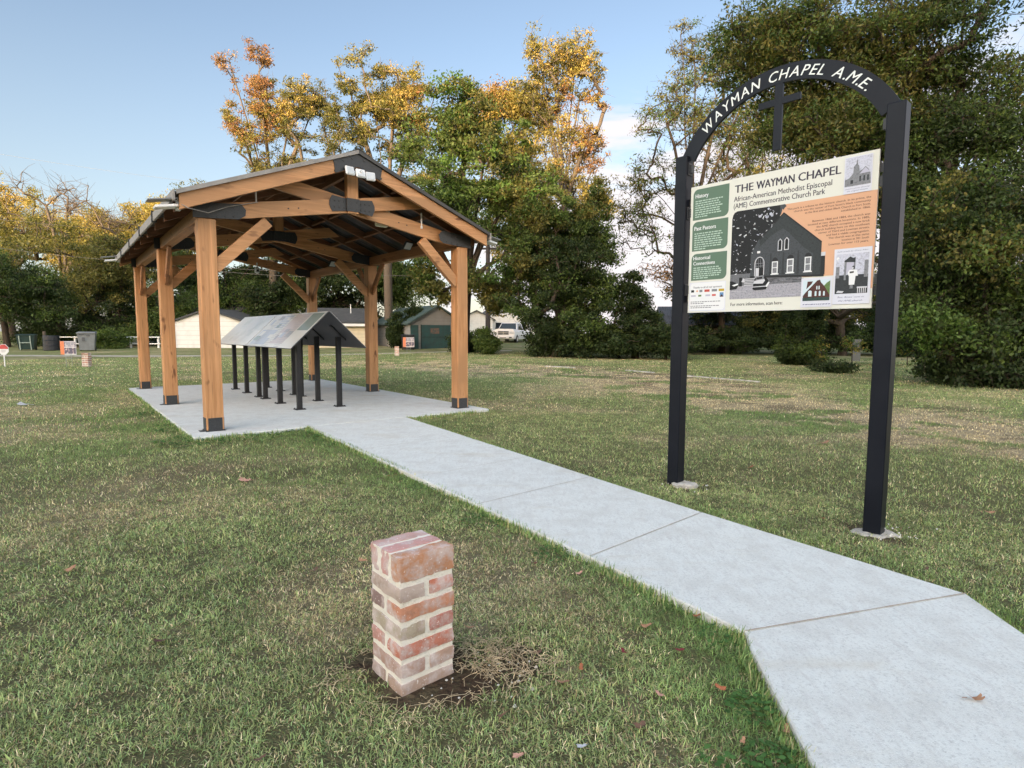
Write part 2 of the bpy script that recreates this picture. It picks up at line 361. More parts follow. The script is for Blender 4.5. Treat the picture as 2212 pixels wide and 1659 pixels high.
# saw-cut shallow joints of the far walk panel as thin dark strips, and sand in the two full joints
jm = mat('joint_sand', (.38, .32, .26), .95, (30, (.28, .22, .17), .4, .7))
def strip(a, b, wd, z, mb):
    a = Vector(a); b = Vector(b); d = (b-a).normalized(); n = Vector((-d.y, d.x))*wd/2; N_ = 24
    v = []; f = []
    for i in range(N_+1):
        p = a.lerp(b, i/N_); k = .6+.8*random.random(); v += [(p.x-n.x*k, p.y-n.y*k, z), (p.x+n.x*k, p.y+n.y*k, z)]
    for i in range(N_): f.append((2*i, 2*i+2, 2*i+3, 2*i+1))
    mb.add(v, f)
random.seed(3)
strip(lb, rb, .0055, .0, jt); strip(path_l[3], path_r[3], .007, .0, jt)
for t, wd in ((.34, .004), (.60, .004), (.78, .005)): strip(lerp(la, lb, t), lerp(ra, rb, t), wd, .0, jt)
tag(jt.build('walkway_joints', jm), kind='structure')

# alley behind
am = mat('alley_gravel', (.42, .38, .32), .95, (3, (.24, .22, .16), .45, .65, 6), bump=(20, .6, .03))
mb = MB(); pts = [(-60, 31.5, .5), (-20, 31.2, .55), (-12, 32.2, .5), (-7, 34.5, .5), (-3, 36.8, .4), (0, 38, .3)]
v = []; f = []
for i, (x, y, h) in enumerate(pts): v += [(x, y-h, gz(x, y-h)+.012), (x, y+h, gz(x, y+h)+.012)]
for i in range(len(pts)-1): f.append((2*i, 2*i+2, 2*i+3, 2*i+1))
mb.add(v, f); tag(mb.build('alley', am), kind='structure')

# unseen ridge shape added behind the camera to block low sun off the lawn
hx = np.linspace(-260, 260, 261); hy = np.linspace(-150, -48, 40); HX, HY = np.meshgrid(hx, hy, indexing='ij')
prof = np.clip((-48-HY)/22, 0, 1); prof = prof*prof*(3-2*prof)
HZ = (29+7*(vn(HX, HY, .035, 2, 4)-.5)*2+5.0*(vn(HX, HY, .16, 3, 6)-.5)*2)*prof-.2
I = np.arange(HX.size).reshape(HX.shape)
blockm = mat('sun_block_ridge', (.05, .07, .03), .95, (.4, (.1, .09, .03), .4, .7, 8), spec=.1)
tag(npmesh('sun_block_ridge', np.c_[HX.ravel(), HY.ravel(), HZ.ravel()], np.c_[I[:-1, :-1].ravel(), I[1:, :-1].ravel(), I[1:, 1:].ravel(), I[:-1, 1:].ravel()], blockm, smooth=True), kind='structure')

# =================================================================== GRASS
rng = np.random.RandomState(11)
def grass_zone(r0, r1, dens, ln, wd, seg):
    area_n = int(dens*(r1*r1-r0*r0)*R(114)/2)
    th = R(90)+R(114)*(rng.rand(area_n)-.5); rr = np.sqrt(r0*r0+(r1*r1-r0*r0)*rng.rand(area_n))
    x = rr*np.cos(th); y = rr*np.sin(th)
    # clumping
    ok = ~(inpoly(x, y, slab_poly) | inpoly(x, y, path_poly)); b = bare(x, y); ok &= rng.rand(area_n) > b*1.02
    ok &= (np.abs((x-pil_c[0])*math.cos(R(40))+(y-pil_c[1])*math.sin(R(40))) > .125) | (np.abs(-(x-pil_c[0])*math.sin(R(40))+(y-pil_c[1])*math.cos(R(40))) > .125)
    cl = vn(x, y, 14, 2, 33); ok &= rng.rand(area_n) < np.clip((cl-.12)*3.0, .3, 1)
    x = x[ok]; y = y[ok]; n = len(x); cl = cl[ok]; s = straw(x, y); g = lush(x, y)
    r = rng.rand(n); isS = rng.rand(n) < (.22+.78*s)*(1-.75*g*(1-s))
    cols = np.empty((n, 3)); gp = np.array([(.112, .146, .056), (.145, .175, .068), (.095, .120, .050), (.185, .195, .092), (.112, .160, .070)])*2.4
    cols[:] = gp[rng.randint(0, 5, n)]
    gb = np.array([.12, .24, .055]); cols = cols*(1-.55*g[:, None])+gb*.55*g[:, None]
    sp = np.array([(.60, .49, .31), (.48, .38, .22), (.38, .28, .17), (.27, .21, .12), (.68, .58, .40)])*1.08
    cols[isS] = sp[rng.randint(0, 5, isS.sum())]*(1+.35*np.clip(y[isS]/12, 0, 1))[:, None]
    cols *= (.55+.9*rng.rand(n))[:, None]*(.72+.56*vn(x, y, 5, 2, 44))[:, None]
    h = ln*(.45+.9*rng.rand(n))*(1+.25*g)*(.7+.6*cl); h[isS] *= .95; h *= (1-.15*s)
    a = rng.rand(n)*2*np.pi; tilt = np.abs(rng.normal(1.05, .42, n)); tilt[isS] = np.abs(rng.normal(1.15, .35, isS.sum())); tilt = np.clip(tilt, .05, 1.5)
    dxy = np.c_[np.cos(a), np.sin(a)]; sd = np.c_[-np.sin(a+rng.normal(0, .5, n)), np.cos(a)]
    w_ = wd*(.6+.8*rng.rand(n))
    z0 = ghz(x, y)-.004
    B = np.c_[x, y, z0]
    t1 = tilt*.55; m_ = B+np.c_[dxy*(h*.5*np.sin(t1))[:, None], h*.5*np.cos(t1)]
    tp = m_+np.c_[dxy*(h*.55*np.sin(tilt*1.25))[:, None], h*.55*np.cos(np.minimum(tilt*1.25, 1.75))]
    S = np.c_[sd*w_[:, None]/2, np.zeros(n)]
    if seg == 2:
        V = np.stack([B-S*.8, B+S*.8, m_+S*.9, m_-S*.9, tp+S*.15, tp-S*.15], 1).reshape(-1, 3)
        o = (np.arange(n)*6)[:, None]; Fc = np.concatenate([o+np.array([[0, 1, 2, 3]]), o+np.array([[3, 2, 4, 5]])])
        T = np.repeat(cols, 6, 0)
    else:
        V = np.stack([B-S, B+S, tp+S*.3, tp-S*.3], 1).reshape(-1, 3); o = (np.arange(n)*4)[:, None]; Fc = o+np.array([[0, 1, 2, 3]]); T = np.repeat(cols, 4, 0)
    return V, Fc, T
VV = []; FF = []; TT = []; off = 0
for z in ((.9, 3.0, 26000, .027, .0030, 2), (3.0, 5.5, 13000, .029, .0038, 2), (5.5, 10, 4800, .032, .0055, 1), (10, 18, 1500, .036, .010, 1), (18, 36, 330, .042, .020, 1)):
    V_, F_, T_ = grass_zone(*z); VV.append(V_); FF.append(F_+off); TT.append(T_); off += len(V_)
def fringe(poly, skip, n_per_m, seed):
    r = np.random.RandomState(seed); xs = []; ys = []; ox_ = []; oy_ = []
    for i in range(len(poly)):
        if i in skip: continue
        (x0, y0), (x1, y1) = poly[i], poly[(i+1) % len(poly)]; l = math.hypot(x1-x0, y1-y0); k = int(l*n_per_m); t = r.rand(k); nx_, ny_ = (y1-y0)/l, -(x1-x0)/l; o = r.rand(k)**1.5*.05+.001
        xs += list(x0+(x1-x0)*t+nx_*o); ys += list(y0+(y1-y0)*t+ny_*o); ox_ += [-nx_]*k; oy_ += [-ny_]*k
    x, y, nx_, ny_ = map(np.array, (xs, ys, ox_, oy_)); ok = (y > .9) & ~inpoly(x, y, path_poly) & ~inpoly(x, y, slab_poly) & (r.rand(len(x)) < np.clip((vn(x, y, 2.5, 3, 50)-.3)*3, .1, 1)); x, y, nx_, ny_ = x[ok], y[ok], nx_[ok], ny_[ok]; n = len(x)
    h = (.035+.05*r.rand(n)**2); a = np.arctan2(ny_, nx_)+r.normal(0, .9, n); dx_, dy_ = np.cos(a), np.sin(a); tl = np.abs(r.normal(.55, .35, n)); w_ = (.0032+.0006*y)*(.6+.7*r.rand(n)); B = np.c_[x, y, ghz(x, y)-.004]
    M1 = B+np.c_[dx_*h*.5*np.sin(tl*.6), dy_*h*.5*np.sin(tl*.6), h*.5*np.cos(tl*.6)]; T1 = M1+np.c_[dx_*h*.5*np.sin(tl*1.6), dy_*h*.5*np.sin(tl*1.6), h*.5*np.cos(tl*1.6)]; S = np.c_[-dy_, dx_, np.zeros(n)]*w_[:, None]/2
    V = np.stack([B-S, B+S, M1+S, M1-S, T1+S*.2, T1-S*.2], 1).reshape(-1, 3); o = (np.arange(n)*6)[:, None]; g_ = np.array([(.17, .26, .08), (.24, .33, .12), (.13, .21, .07), (.38, .36, .18)])*1.15
    return V, np.concatenate([o+np.array([[0, 1, 2, 3]]), o+np.array([[3, 2, 4, 5]])]), np.repeat(g_[r.randint(0, 4, n)]*(.6+.8*r.rand(n))[:, None], 6, 0)
for pl_, sk_, nn_, sd_ in ((path_poly[::-1] if sum((b[0]-a[0])*(b[1]+a[1]) for a, b in zip(path_poly, path_poly[1:]+path_poly[:1])) > 0 else path_poly, (), 1700, 1), (slab_poly, (), 700, 2)):
    V_, F_, T_ = fringe(pl_, sk_, nn_, sd_); VV.append(V_); FF.append(F_+off); TT.append(T_); off += len(V_)
gob = npmesh('grass', np.concatenate(VV), np.concatenate(FF), leafmat('grass_blades', .25), tint=np.concatenate(TT))
tag(gob, kind='stuff')
# long dry stems lying round the front pillar
rng2 = np.random.RandomState(5); mb = MB()
for i in range(380):
    side = rng2.rand()
    if side < .72: cx, cy = pil_c[0]+.36+rng2.normal(0, .11), pil_c[1]+.05+rng2.normal(0, .10)
    else:
        an = rng2.rand()*2*math.pi; cx, cy = pil_c[0]+math.cos(an)*(.20+.17*rng2.rand()), pil_c[1]+math.sin(an)*(.20+.17*rng2.rand())
    if abs(cx-pil_c[0]) < .14 and abs(cy-pil_c[1]) < .14: continue
    a = rng2.rand()*6.28; l = .03+.08*rng2.rand(); p = []; cv = rng2.normal(0, .6)
    for k in range(5):
        t = k/4; p.append((cx+math.cos(a+cv*t)*l*(t-.5), cy+math.sin(a+cv*t)*l*(t-.5), -.036+.008*rng2.rand()+.02*math.sin(t*3.14)*rng2.rand()))
    mb.tube(p, (.0006+.0006*rng2.rand()), 3, 0, cap=False)
strawm = mat('dry_straw', (.52, .42, .27), .8, (20, (.36, .27, .16), .4, .7))
tag(mb.build('dry_grass', strawm), kind='stuff')
# broad leaved weeds along the slab and walk edges
mb = MB(); Vw = []; Tw = []
def weed_patch(x0, y0, r, n, size=.014):
    for i in range(n):
        a = rng2.rand()*6.28; rr = r*math.sqrt(rng2.rand()); cx, cy = x0+rr*math.cos(a), y0+rr*math.sin(a); z = -.045+.03*rng2.rand()
        if inpoly(np.array([cx]), np.array([cy]), path_poly)[0] or inpoly(np.array([cx]), np.array([cy]), slab_poly)[0]: continue
        b = rng2.rand()*6.28; s = size*(.6+.8*rng2.rand()); tl = rng2.normal(0, .3); c = np.array([.07, .15, .04])*(.7+.7*rng2.rand())
        pp = []
        for k in range(6):
            q = b+k*math.pi/3; e = 1.0 if k % 3 == 0 else .75; pp.append((cx+math.cos(q)*s*e, cy+math.sin(q)*s*e, z+tl*math.cos(q)*s))
        mb.add(pp, [tuple(range(6))], 0, None, tuple(c))
for (x0, y0, r, n) in ((.86, 1.95, .09, 120), (.82, 1.70, .09, 120), (.66, 1.62, .12, 60), (.25, 3.4, .12, 90), (-.2, 4.0, .18, 110), (-.75, 4.9, .15, 70), (-3.9, 7.1, .5, 240), (-3.0, 7.4, .5, 160), (-2.2, 7.2, .4, 120), (-.8, 8.2, .6, 200), (-4.6, 8.1, .5, 150), (.95, 2.45, .12, 60), (-5.6, 9.3, .6, 160)):
    weed_patch(x0, y0, r, n, .010 if y0 < 5 else .022)
tag(mb.build('clover_weeds', leafmat('grass_blades'), colattr=True), kind='stuff')
# pebbles and lime crumbs beside the pillar and at the sign posts
mb = MB()
for i in range(170):
    if i < 110: cx, cy = pil_c[0]+.26+rng2.normal(0, .12), pil_c[1]-.05+rng2.normal(0, .09)
    else: q = ((1.55, 5.03), (2.62, 3.85))[i % 2]; cx, cy = q[0]+rng2.normal(0, .11), q[1]+rng2.normal(0, .08)
    s = .003+.006*rng2.rand()**2; mb.tube([(cx, cy, -.048), (cx+s*.3, cy, -.048+s*1.1)], [s, s*.6], 5)
tag(mb.build('gravel', mat('lime_crumbs', (.6, .58, .54), .9)), kind='stuff')
# =================================================================== BRICK PILLARS
def brick_mat():
    m = bpy.data.materials.new('old_brick'); m.use_nodes = True; t = m.node_tree; b = t.nodes['Principled BSDF']; b.inputs['Roughness'].default_value = .9; b.inputs['Specular IOR Level'].default_value = .2
    c = N(t, 'ShaderNodeTexCoord'); a = N(t, 'ShaderNodeAttribute', attribute_name='tint')
    def nz(sc, lo, hi, det=6):
        n = N(t, 'ShaderNodeTexNoise', inp={'Scale': sc, 'Detail': float(det), 'Roughness': .65}); L(t, c.outputs['Object'], n.inputs['Vector'])
        r = N(t, 'ShaderNodeMapRange', inp={'From Min': lo, 'From Max': hi}); L(t, n.outputs['Fac'], r.inputs['Value']); return r.outputs[0]
    def mx(fac, A, B):
        x = N(t, 'ShaderNodeMix', data_type='RGBA'); L(t, fac, x.inputs['Factor']); L(t, A, x.inputs['A']); x.inputs['B'].default_value = (*B, 1); return x.outputs['Result']
    o = mx(nz(26, .45, .8), a.outputs['Color'], (.20, .11, .07)); o = mx(nz(13, .45, .68, 8), o, (.60, .52, .50)); o = mx(nz(75, .62, .72, 3), o, (.74, .68, .64))
    L(t, o, b.inputs['Base Color'])
    n = N(t, 'ShaderNodeTexNoise', inp={'Scale': 90.0, 'Detail': 6.0}); L(t, c.outputs['Object'], n.inputs['Vector'])
    bp = N(t, 'ShaderNodeBump', inp={'Strength': .7, 'Distance': .004}); L(t, n.outputs['Fac'], bp.inputs['Height']); L(t, bp.outputs[0], b.inputs['Normal']); return m
bm_ = brick_mat(); mort = mat('lime_mortar', (.70, .65, .56), .95, [(14, (.72, .68, .62), .45, .7, 6), (60, (.50, .43, .34), .6, .8, 4)], bump=(110, .9, .005))
def rough_brick(mb, x0, x1, y0, y1, z0, z1, col, rs, amp=.0022):
    amp *= .95
    sx, sy, sz = max(2, int((x1-x0)/.016)), max(2, int((y1-y0)/.016)), max(2, int((z1-z0)/.014))
    grids = []
    ctr = np.array([(x0+x1)/2, (y0+y1)/2, (z0+z1)/2]); hs = np.array([(x1-x0)/2, (y1-y0)/2, (z1-z0)/2]); seed = rs.randint(0, 200)
    def face(ax, sgn):
        u_, v_ = [(1, 2), (2, 0), (0, 1)][ax]; n = (sx, sy, sz); nu, nv = n[u_], n[v_]
        vs = []
        for i in range(nu+1):
            for j in range(nv+1):
                p = np.zeros(3); p[ax] = sgn; p[u_] = -1+2*i/nu; p[v_] = -1+2*j/nv; q = p*hs
                # round corners
                r = .0055; inner = np.clip(q, -(hs-r), hs-r); d = q-inner; l = np.linalg.norm(d)
                if l > 1e-9: q = inner+d/l*r if (np.abs(p) > .999).sum() > 1 or l > r else inner+d
                nn = float(vn(q[0]+q[2]*.7+seed, q[1]-q[2]*.6, 26, 3, seed % 9))-.5; nn2 = float(vn(q[0]-q[2]+seed, q[1]+q[2]*.8, 75, 2, 4))-.5
                e = 1+1.1*((np.abs(p) > .999).sum() > 1)
                q = q+(q/np.linalg.norm(q))*(nn*amp*2.4+nn2*amp)*e
                vs.append(tuple(ctr+q))
        fs = [((i*(nv+1)+j), ((i+1)*(nv+1)+j), ((i+1)*(nv+1)+j+1), (i*(nv+1)+j+1)) for i in range(nu) for j in range(nv)]
        if sgn < 0: fs = [f[::-1] for f in fs]
        mb.add(vs, fs, 0, None, tuple(min(1, q*1.2+k_) for q, k_ in zip(col, (.05, .035, .035))))
    for ax in range(3):
        for sg in (-1, 1): face(ax, sg)
def make_pillar():
    t = thing('brick_pillar', 'short pillar of old whitewashed bricks standing in bare soil in the foreground grass', 'pillar', (pil_c[0], pil_c[1], -.05), R(40), 'short brick marker pillars in the lawn')
    rs = np.random.RandomState(4); S = .118; H = .535; mb = MB()
    # local axes: x = right face runs along +x at y=-S ; left face runs along +y at x=-S
    RED = (.36, .115, .065); OR = (.36, .17, .085); PNK = (.38, .20, .16); GRY = (.28, .255, .25); MAU = (.24, .16, .15); DRK = (.16, .11, .10); TAN = (.33, .25, .17); GB = (.27, .235, .17)
    zt = H; zb = zt-.098; w_ = .066; g = .019
    for k, cc in enumerate(((.33, .155, .075), (.38, .20, .18), (.37, .22, .19))):
        y0 = -S+k*(w_+g); rough_brick(mb, -S+.002*k, S-.002*k, y0, y0+w_, zb-.004+rs.rand()*.004, zt-rs.rand()*.004, cc, rs, .003)
    z1 = zb-.018; hb_ = .055; jn = .0185
    cols = [((.33, .27, .23), RED, (.33, .33, .36)), ((.36, .16, .09), None, DRK, (.36, .30, .29)), (GB, (.30, .11, .08), (.25, .19, .17)), ((.35, .12, .075), None, (.36, .19, .16), (.22, .15, .14)), ((.27, .17, .13), (.30, .20, .15), (.26, .19, .19)), ((.28, .20, .15), None, (.26, .2, .17), (.26, .2, .18))]
    for i, c in enumerate(cols):
        z0 = z1-hb_
        if i % 2 == 0:   # right face: two halves (ends), left face: one long
            rough_brick(mb, -S, -.012, -S, S, z0, z1, c[0], rs, .003); rough_brick(mb, .008, S, -S, S, z0, z1, c[1], rs, .003)
        else:
            rough_brick(mb, -S, S, -S, -.006, z0, z1, c[0], rs, .003); rough_brick(mb, -S, S, .012, S, z0, z1, c[2], rs, .003)
        z1 = z0-jn
    core = MB(); e = S-.005; n = 14
    # mortar core with slightly uneven faces
    for a in range(4):
        M = Matrix.Rotation(a*math.pi/2, 4, 'Z'); vs = []; fs = []; nz_ = 34
        for i in range(n+1):
            for j in range(nz_+1):
                x = -e+2*e*i/n; z = -.05+(H-.007+.05)*j/nz_; y = -e-((float(vn(x+a, z, 30, 3, a))-.5)*.006 if 0 < i < n and j < nz_ else 0); vs.append((x, y, z))
        fs = [(i*(nz_+1)+j, (i+1)*(nz_+1)+j, (i+1)*(nz_+1)+j+1, i*(nz_+1)+j+1) for i in range(n) for j in range(nz_)]
        core.add(vs, fs, 0, M)
    core.add([(-e, -e, H-.007), (e, -e, H-.007), (e, e, H-.007), (-e, e, H-.007)], [(0, 1, 2, 3)])
    core.build('mortar', mort, t); mb.build('bricks', bm_, t, colattr=True, smooth=True)
    return t
pil0 = make_pillar()
for (u, v, lab) in ((188, 792, 'short brick pillar far across the lawn in front of the grey wheeled bin'), (857.5, 771, 'farthest short brick pillar, beyond the pavilion beside the black wheeled bin')):
    c = copy_tree(pil0); x, y = G(u, v); c.location = (x, y, gz(x, y)-.0); c.rotation_euler.z = R(8); c['label'] = lab

# =================================================================== PAVILION
W1 = wood('cedar_vertical', (.56, .285, .125), (.44, .205, .08), 2); W0 = wood('cedar_across', (.56, .285, .125), (.44, .205, .08), 0); W2 = wood('cedar_along', (.36, .16, .064), (.28, .12, .045), 1); W3 = wood('rafter_shade', (.20, .088, .04), (.15, .064, .028), 0); W4 = wood('purlin_shade', (.20, .085, .036), (.14, .058, .024), 1)  # rafter, purlin and side beam cedar darkened in colour for the roof's shade
blk = mat('black_steel_plate', (.030, .032, .036), .5, (60, (.045, .047, .05), .4, .7), spec=.4); bolt = mat('bolt_steel', (.02, .02, .02), .4)
roofm = mat('roof_metal', (.045, .044, .043), .5, (3, (.075, .07, .065), .45, .7), metal=.3)
fas = mat('eave_metal', (.30, .28, .26), .6, [(6, (.2, .19, .18), .4, .7, 5, (1, 6, 1))])
wht = mat('white_plastic', (.75, .75, .74), .4); cable = mat('black_cable', (.02, .02, .02), .6); lens = mat('lamp_glass', (.55, .57, .58), .15)
pvt = thing('pavilion', 'open timber pavilion with metal gable roof and scissor trusses on a concrete slab', 'pavilion', (PAV[0], PAV[1], 0), PTH)
Wd = 3.90; BS = (0.0, 3.53, 7.20); T = .105; APX = 3.90; SL = .39; MID = Wd/2
def rt(a): return APX-SL*abs(a-MID)          # roof top height at a
# posts
for bi, b in enumerate(BS):
    for a in (0, Wd):
        m = MB(); m.box(a-T, a+T, b-T, b+T, .012, 2.745, 0, None, .009)
        po = m.build('post', W1, pvt)
        k = MB(); q = .155 if bi else .165
        k.box(a-.085, a+.085, b-T-.006, b-T+.002, .012, .012+q, ch=.002); k.box(a-.085, a+.085, b+T-.002, b+T+.006, .012, .012+q, ch=.002)
        k.box(a-T-.006, a-T+.002, b-.085, b+.085, .012, .012+q, ch=.002); k.box(a+T-.002, a+T+.006, b-.085, b+.085, .012, .012+q, ch=.002)
        k.box(a-T-.012, a+T+.012, b-T-.012, b+T+.012, .0, .012); 
        if a == 0: k.box(a-T-.07, a-T+.03, b-.06, b+.06, .0, .007)
        else: k.box(a+T-.03, a+T+.05, b-.06, b+.06, .0, .007)
        k.tube([(a, b-T-.006, .06), (a, b-T-.013, .06)], .009, 8)
        k.build('base_bracket', blk, po)
# side beams (plates) on top of posts and their knee braces
for a in (0, Wd):
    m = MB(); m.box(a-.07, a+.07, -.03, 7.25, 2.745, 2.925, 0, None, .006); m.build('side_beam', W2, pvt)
    for bi, b in enumerate(BS):
        for sg in ((1,), (-1, 1), (-1,))[bi]:
            m = MB(); m.beam((a, b+sg*(T-.03), 2.16), (a, b+sg*(.62), 2.76), .05, .12, up=(0, 0, 1)); m.build('knee_brace', W2, pvt)
# trusses
def chord(bf, b0, b1, mirror):
    f = (lambda a: Wd-a) if mirror else (lambda a: a)
    # from the post top outward end to the opposite rafter
    h = .185; k = .17
    za = 2.745; pts = [(f(-.14), za-.005), (f(.5), za+.5*k-.02), (f(MID+1.22), za+(MID+1.22)*k+.01), (f(MID+1.0), za+(MID+1.22)*k+.165), (f(.0), za+h), (f(-.14), za+h-.03)]
    if mirror: pts = pts[::-1]
    m = MB(); m.prism(pts, b0, b1); return m
def plate(poly, b0, b1, bolts):
    m = MB(); m.prism(poly, b0, b1)
    for (x, z) in bolts: m.tube([(x, b0+.001, z), (x, b0-.009, z)], .013, 8, 1)
    return m
for bi, b in enumerate(BS):
    fr = b-T-.004; rb = fr+.065
    chord(b, fr, rb-.001, False).build('truss_chord', W0, pvt); chord(b, rb, rb+.06, True).build('truss_chord', W0, pvt)
    m = MB(); m.box(MID-.085, MID+.085, fr-.035, fr+.075, 3.06, 3.74, 0, None, .006); m.tube([(MID-.084, fr-.03, 3.06), (MID+.084, fr-.03, 3.06)], .012, 8); m.build('king_post', W1, pvt)
    # centre plate wrapped round the king post
    zc_ = 3.165; pz = plate([(MID-.35, zc_-.03), (MID-.31, zc_-.115), (MID-.10, zc_-.085), (MID-.10, zc_+.095), (MID-.31, zc_+.115), (MID-.35, zc_+.03)], fr-.012, fr-.004, [(MID-.27+.07*i, zc_+dz) for i in range(3) for dz in (-.045, .045)])
    q = plate([(MID+.35, zc_-.03), (MID+.35, zc_+.03), (MID+.31, zc_+.115), (MID+.10, zc_+.095), (MID+.10, zc_-.085), (MID+.31, zc_-.115)], fr-.012, fr-.004, [(MID+.13+.07*i, zc_+dz) for i in range(3) for dz in (-.045, .045)])
    c_ = MB(); c_.box(MID-.10, MID+.10, fr-.046, fr-.008, zc_-.09, zc_+.10, ch=.004)
    for i in (-1, 1):
        for dz in (-.045, .045): c_.tube([(MID+i*.05, fr-.045, zc_+dz), (MID+i*.05, fr-.053, zc_+dz)], .009, 8, 1)
    allp = MB()
    for s_ in (pz, q, c_):
        o = len(allp.v); allp.v += s_.v; allp.f += [tuple(o+i for i in f) for f in s_.f]; allp.m += s_.m; allp.c += s_.c
    allp.build('centre_plate', [blk, bolt], pvt)
    for s in (0, 1):
        f = (lambda a: Wd-a) if s else (lambda a: a)
        poly = [(f(-.16), 2.74), (f(.38), 2.74), (f(.46), 2.785), (f(.47), 2.86), (f(.41), 2.94), (f(-.16), 2.925)]
        if s: poly = poly[::-1]
        if s: poly = [(x, z+max(0, (Wd-x)*.10)) for x, z in poly]
        else: poly = [(x, z+max(0, x*.10)) for x, z in poly]
        plate(poly, fr-.010, fr-.002, [(f(.02+.1*i), 2.775+.012*i) for i in range(4)]+[(f(.02+.1*i), 2.885+.012*i) for i in range(4)]).build('joint_plate', [blk, bolt], pvt)
        m = MB(); m.beam((f(T-.03), b-.03, 2.13), (f(.76), b-.03, 2.80), .09, .15, up=(0, 0, 1)); m.build('knee_brace', W0, pvt)
    # bolts through the chord
    for a_ in (1.02, 1.16, Wd-1.02, Wd-1.16):
        m = MB()
        z_ = 2.745+.085+.17*min(a_, Wd-a_); yy = fr if a_ < MID else rb
        m.tube([(a_, fr-.002, z_), (a_, fr-.008, z_)], .010, 8) if a_ < MID else m.tube([(a_, rb-.002, z_), (a_, rb-.008, z_)], .010, 8)
        m.build('chord_bolt', bolt, pvt)
# rafters
def rafter(b0, b1, dep, mm, name='rafter', top=-.045):
    for s in (0, 1):
        f = (lambda a: Wd-a) if s else (lambda a: a)
        e = -.34; pts = [(f(e), rt(e)+top-dep), (f(MID), APX+top-dep), (f(MID), APX+top), (f(e), rt(e)+top)]
        if s: pts = pts[::-1]
        m = MB(); m.prism(pts, b0, b1); m.build(name, mm, pvt)
rafter(-.34, -.285, .185, W0, 'barge_rafter'); rafter(7.49, 7.545, .185, W0, 'barge_rafter')
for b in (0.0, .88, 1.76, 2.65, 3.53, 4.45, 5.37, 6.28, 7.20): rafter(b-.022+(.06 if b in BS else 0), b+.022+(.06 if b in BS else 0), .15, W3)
for s in (0, 1):      # purlin blocking
    for d in (.72, 1.42):
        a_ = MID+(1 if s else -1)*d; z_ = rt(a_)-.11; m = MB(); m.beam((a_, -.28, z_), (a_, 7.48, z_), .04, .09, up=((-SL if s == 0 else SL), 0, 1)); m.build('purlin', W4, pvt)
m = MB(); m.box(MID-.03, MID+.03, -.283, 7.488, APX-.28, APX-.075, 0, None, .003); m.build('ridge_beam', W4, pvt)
# apex plates
for b0 in (-.352, ):
    k = .34; poly = [(MID-k, rt(MID-k)-.052-.18), (MID-.02, APX-.052-.18), (MID+.02, APX-.052-.18), (MID+k, rt(MID+k)-.052-.18), (MID+k+.03, rt(MID+k)-.06), (MID, APX-.048), (MID-k-.03, rt(MID-k)-.06)]
    bl = [(MID+sx*(.09+.13*i), rt(MID+.09+.13*i)-.09) for sx in (-1, 1) for i in range(3)]+[(MID+sx*(.09+.13*i), rt(MID+.09+.13*i)-.2) for sx in (-1, 1) for i in range(3)]
    plate(poly, b0, b0+.010, bl).build('apex_plate', [blk, bolt], pvt)
# corrugated roof: two sloping sheets
for s in (0, 1):
    sgn = -1 if s == 0 else 1; V = []; Fq = []; bs_ = []
    b = -.37
    while b < 7.58:
        bs_ += [(b, 0), (b+.06, 0), (b+.085, .022), (b+.12, .022), (b+.145, 0)]; b += .225
    lo, hi = MID+sgn*2.33, MID+sgn*.0; n = len(bs_)
    for th in (0, -.006):
        for (bb, h_) in bs_:
            V.append((hi, bb, APX-.022+h_+th)); V.append((lo, bb, rt(lo)-.022+h_+th))
    for i in range(n-1): Fq.append((2*i, 2*i+1, 2*i+3, 2*i+2)); o = 2*n; Fq.append((o+2*i, o+2*i+2, o+2*i+3, o+2*i+1))
    for i in range(n-1): Fq.append((2*i+1, 2*n+2*i+1, 2*n+2*i+3, 2*i+3))
    Fq += [(0, 2*n, 2*n+1, 1), (2*n-2, 2*n-1, 4*n-1, 4*n-2)]
    MB().add(V, Fq).build('roof_sheet', roofm, pvt)
    # eave fascia of pale metal lengths, with black straps
    m = MB(); ae = MID+sgn*2.335; zz = rt(ae)
    m.box(min(ae, ae+sgn*.03), max(ae, ae+sgn*.03), -.37, 7.58, zz-.115, zz+.005, ch=.003); m.build('eave_fascia', fas, pvt)
    m = MB()
    for b in (1.35, 2.9, 4.5, 6.1): m = MB(); m.box(min(ae-sgn*.02, ae+sgn*.045), max(ae-sgn*.02, ae+sgn*.045), b, b+.045, zz-.13, zz+.03); m.build('fascia_strap', cable, pvt)
m = MB(); m.prism([(MID-.16, rt(MID-.16)+.012), (MID, APX+.03), (MID+.16, rt(MID+.16)+.012), (MID+.16, rt(MID+.16)+.004), (MID, APX+.02), (MID-.16, rt(MID-.16)+.004)][::-1], -.38, 7.59); m.build('ridge_cap', roofm, pvt)
# rake trim of the front edge
for s in (0, 1):
    f = (lambda a: Wd-a) if s else (lambda a: a); pts = [(f(-.37), rt(-.37)-.045), (f(MID), APX-.045), (f(MID), APX+.008), (f(-.37), rt(-.37)+.008)]
    if s: pts = pts[::-1]
    m = MB(); m.prism(pts, -.378, -.352); m.build('rake_trim', fas if s == 0 else roofm, pvt)
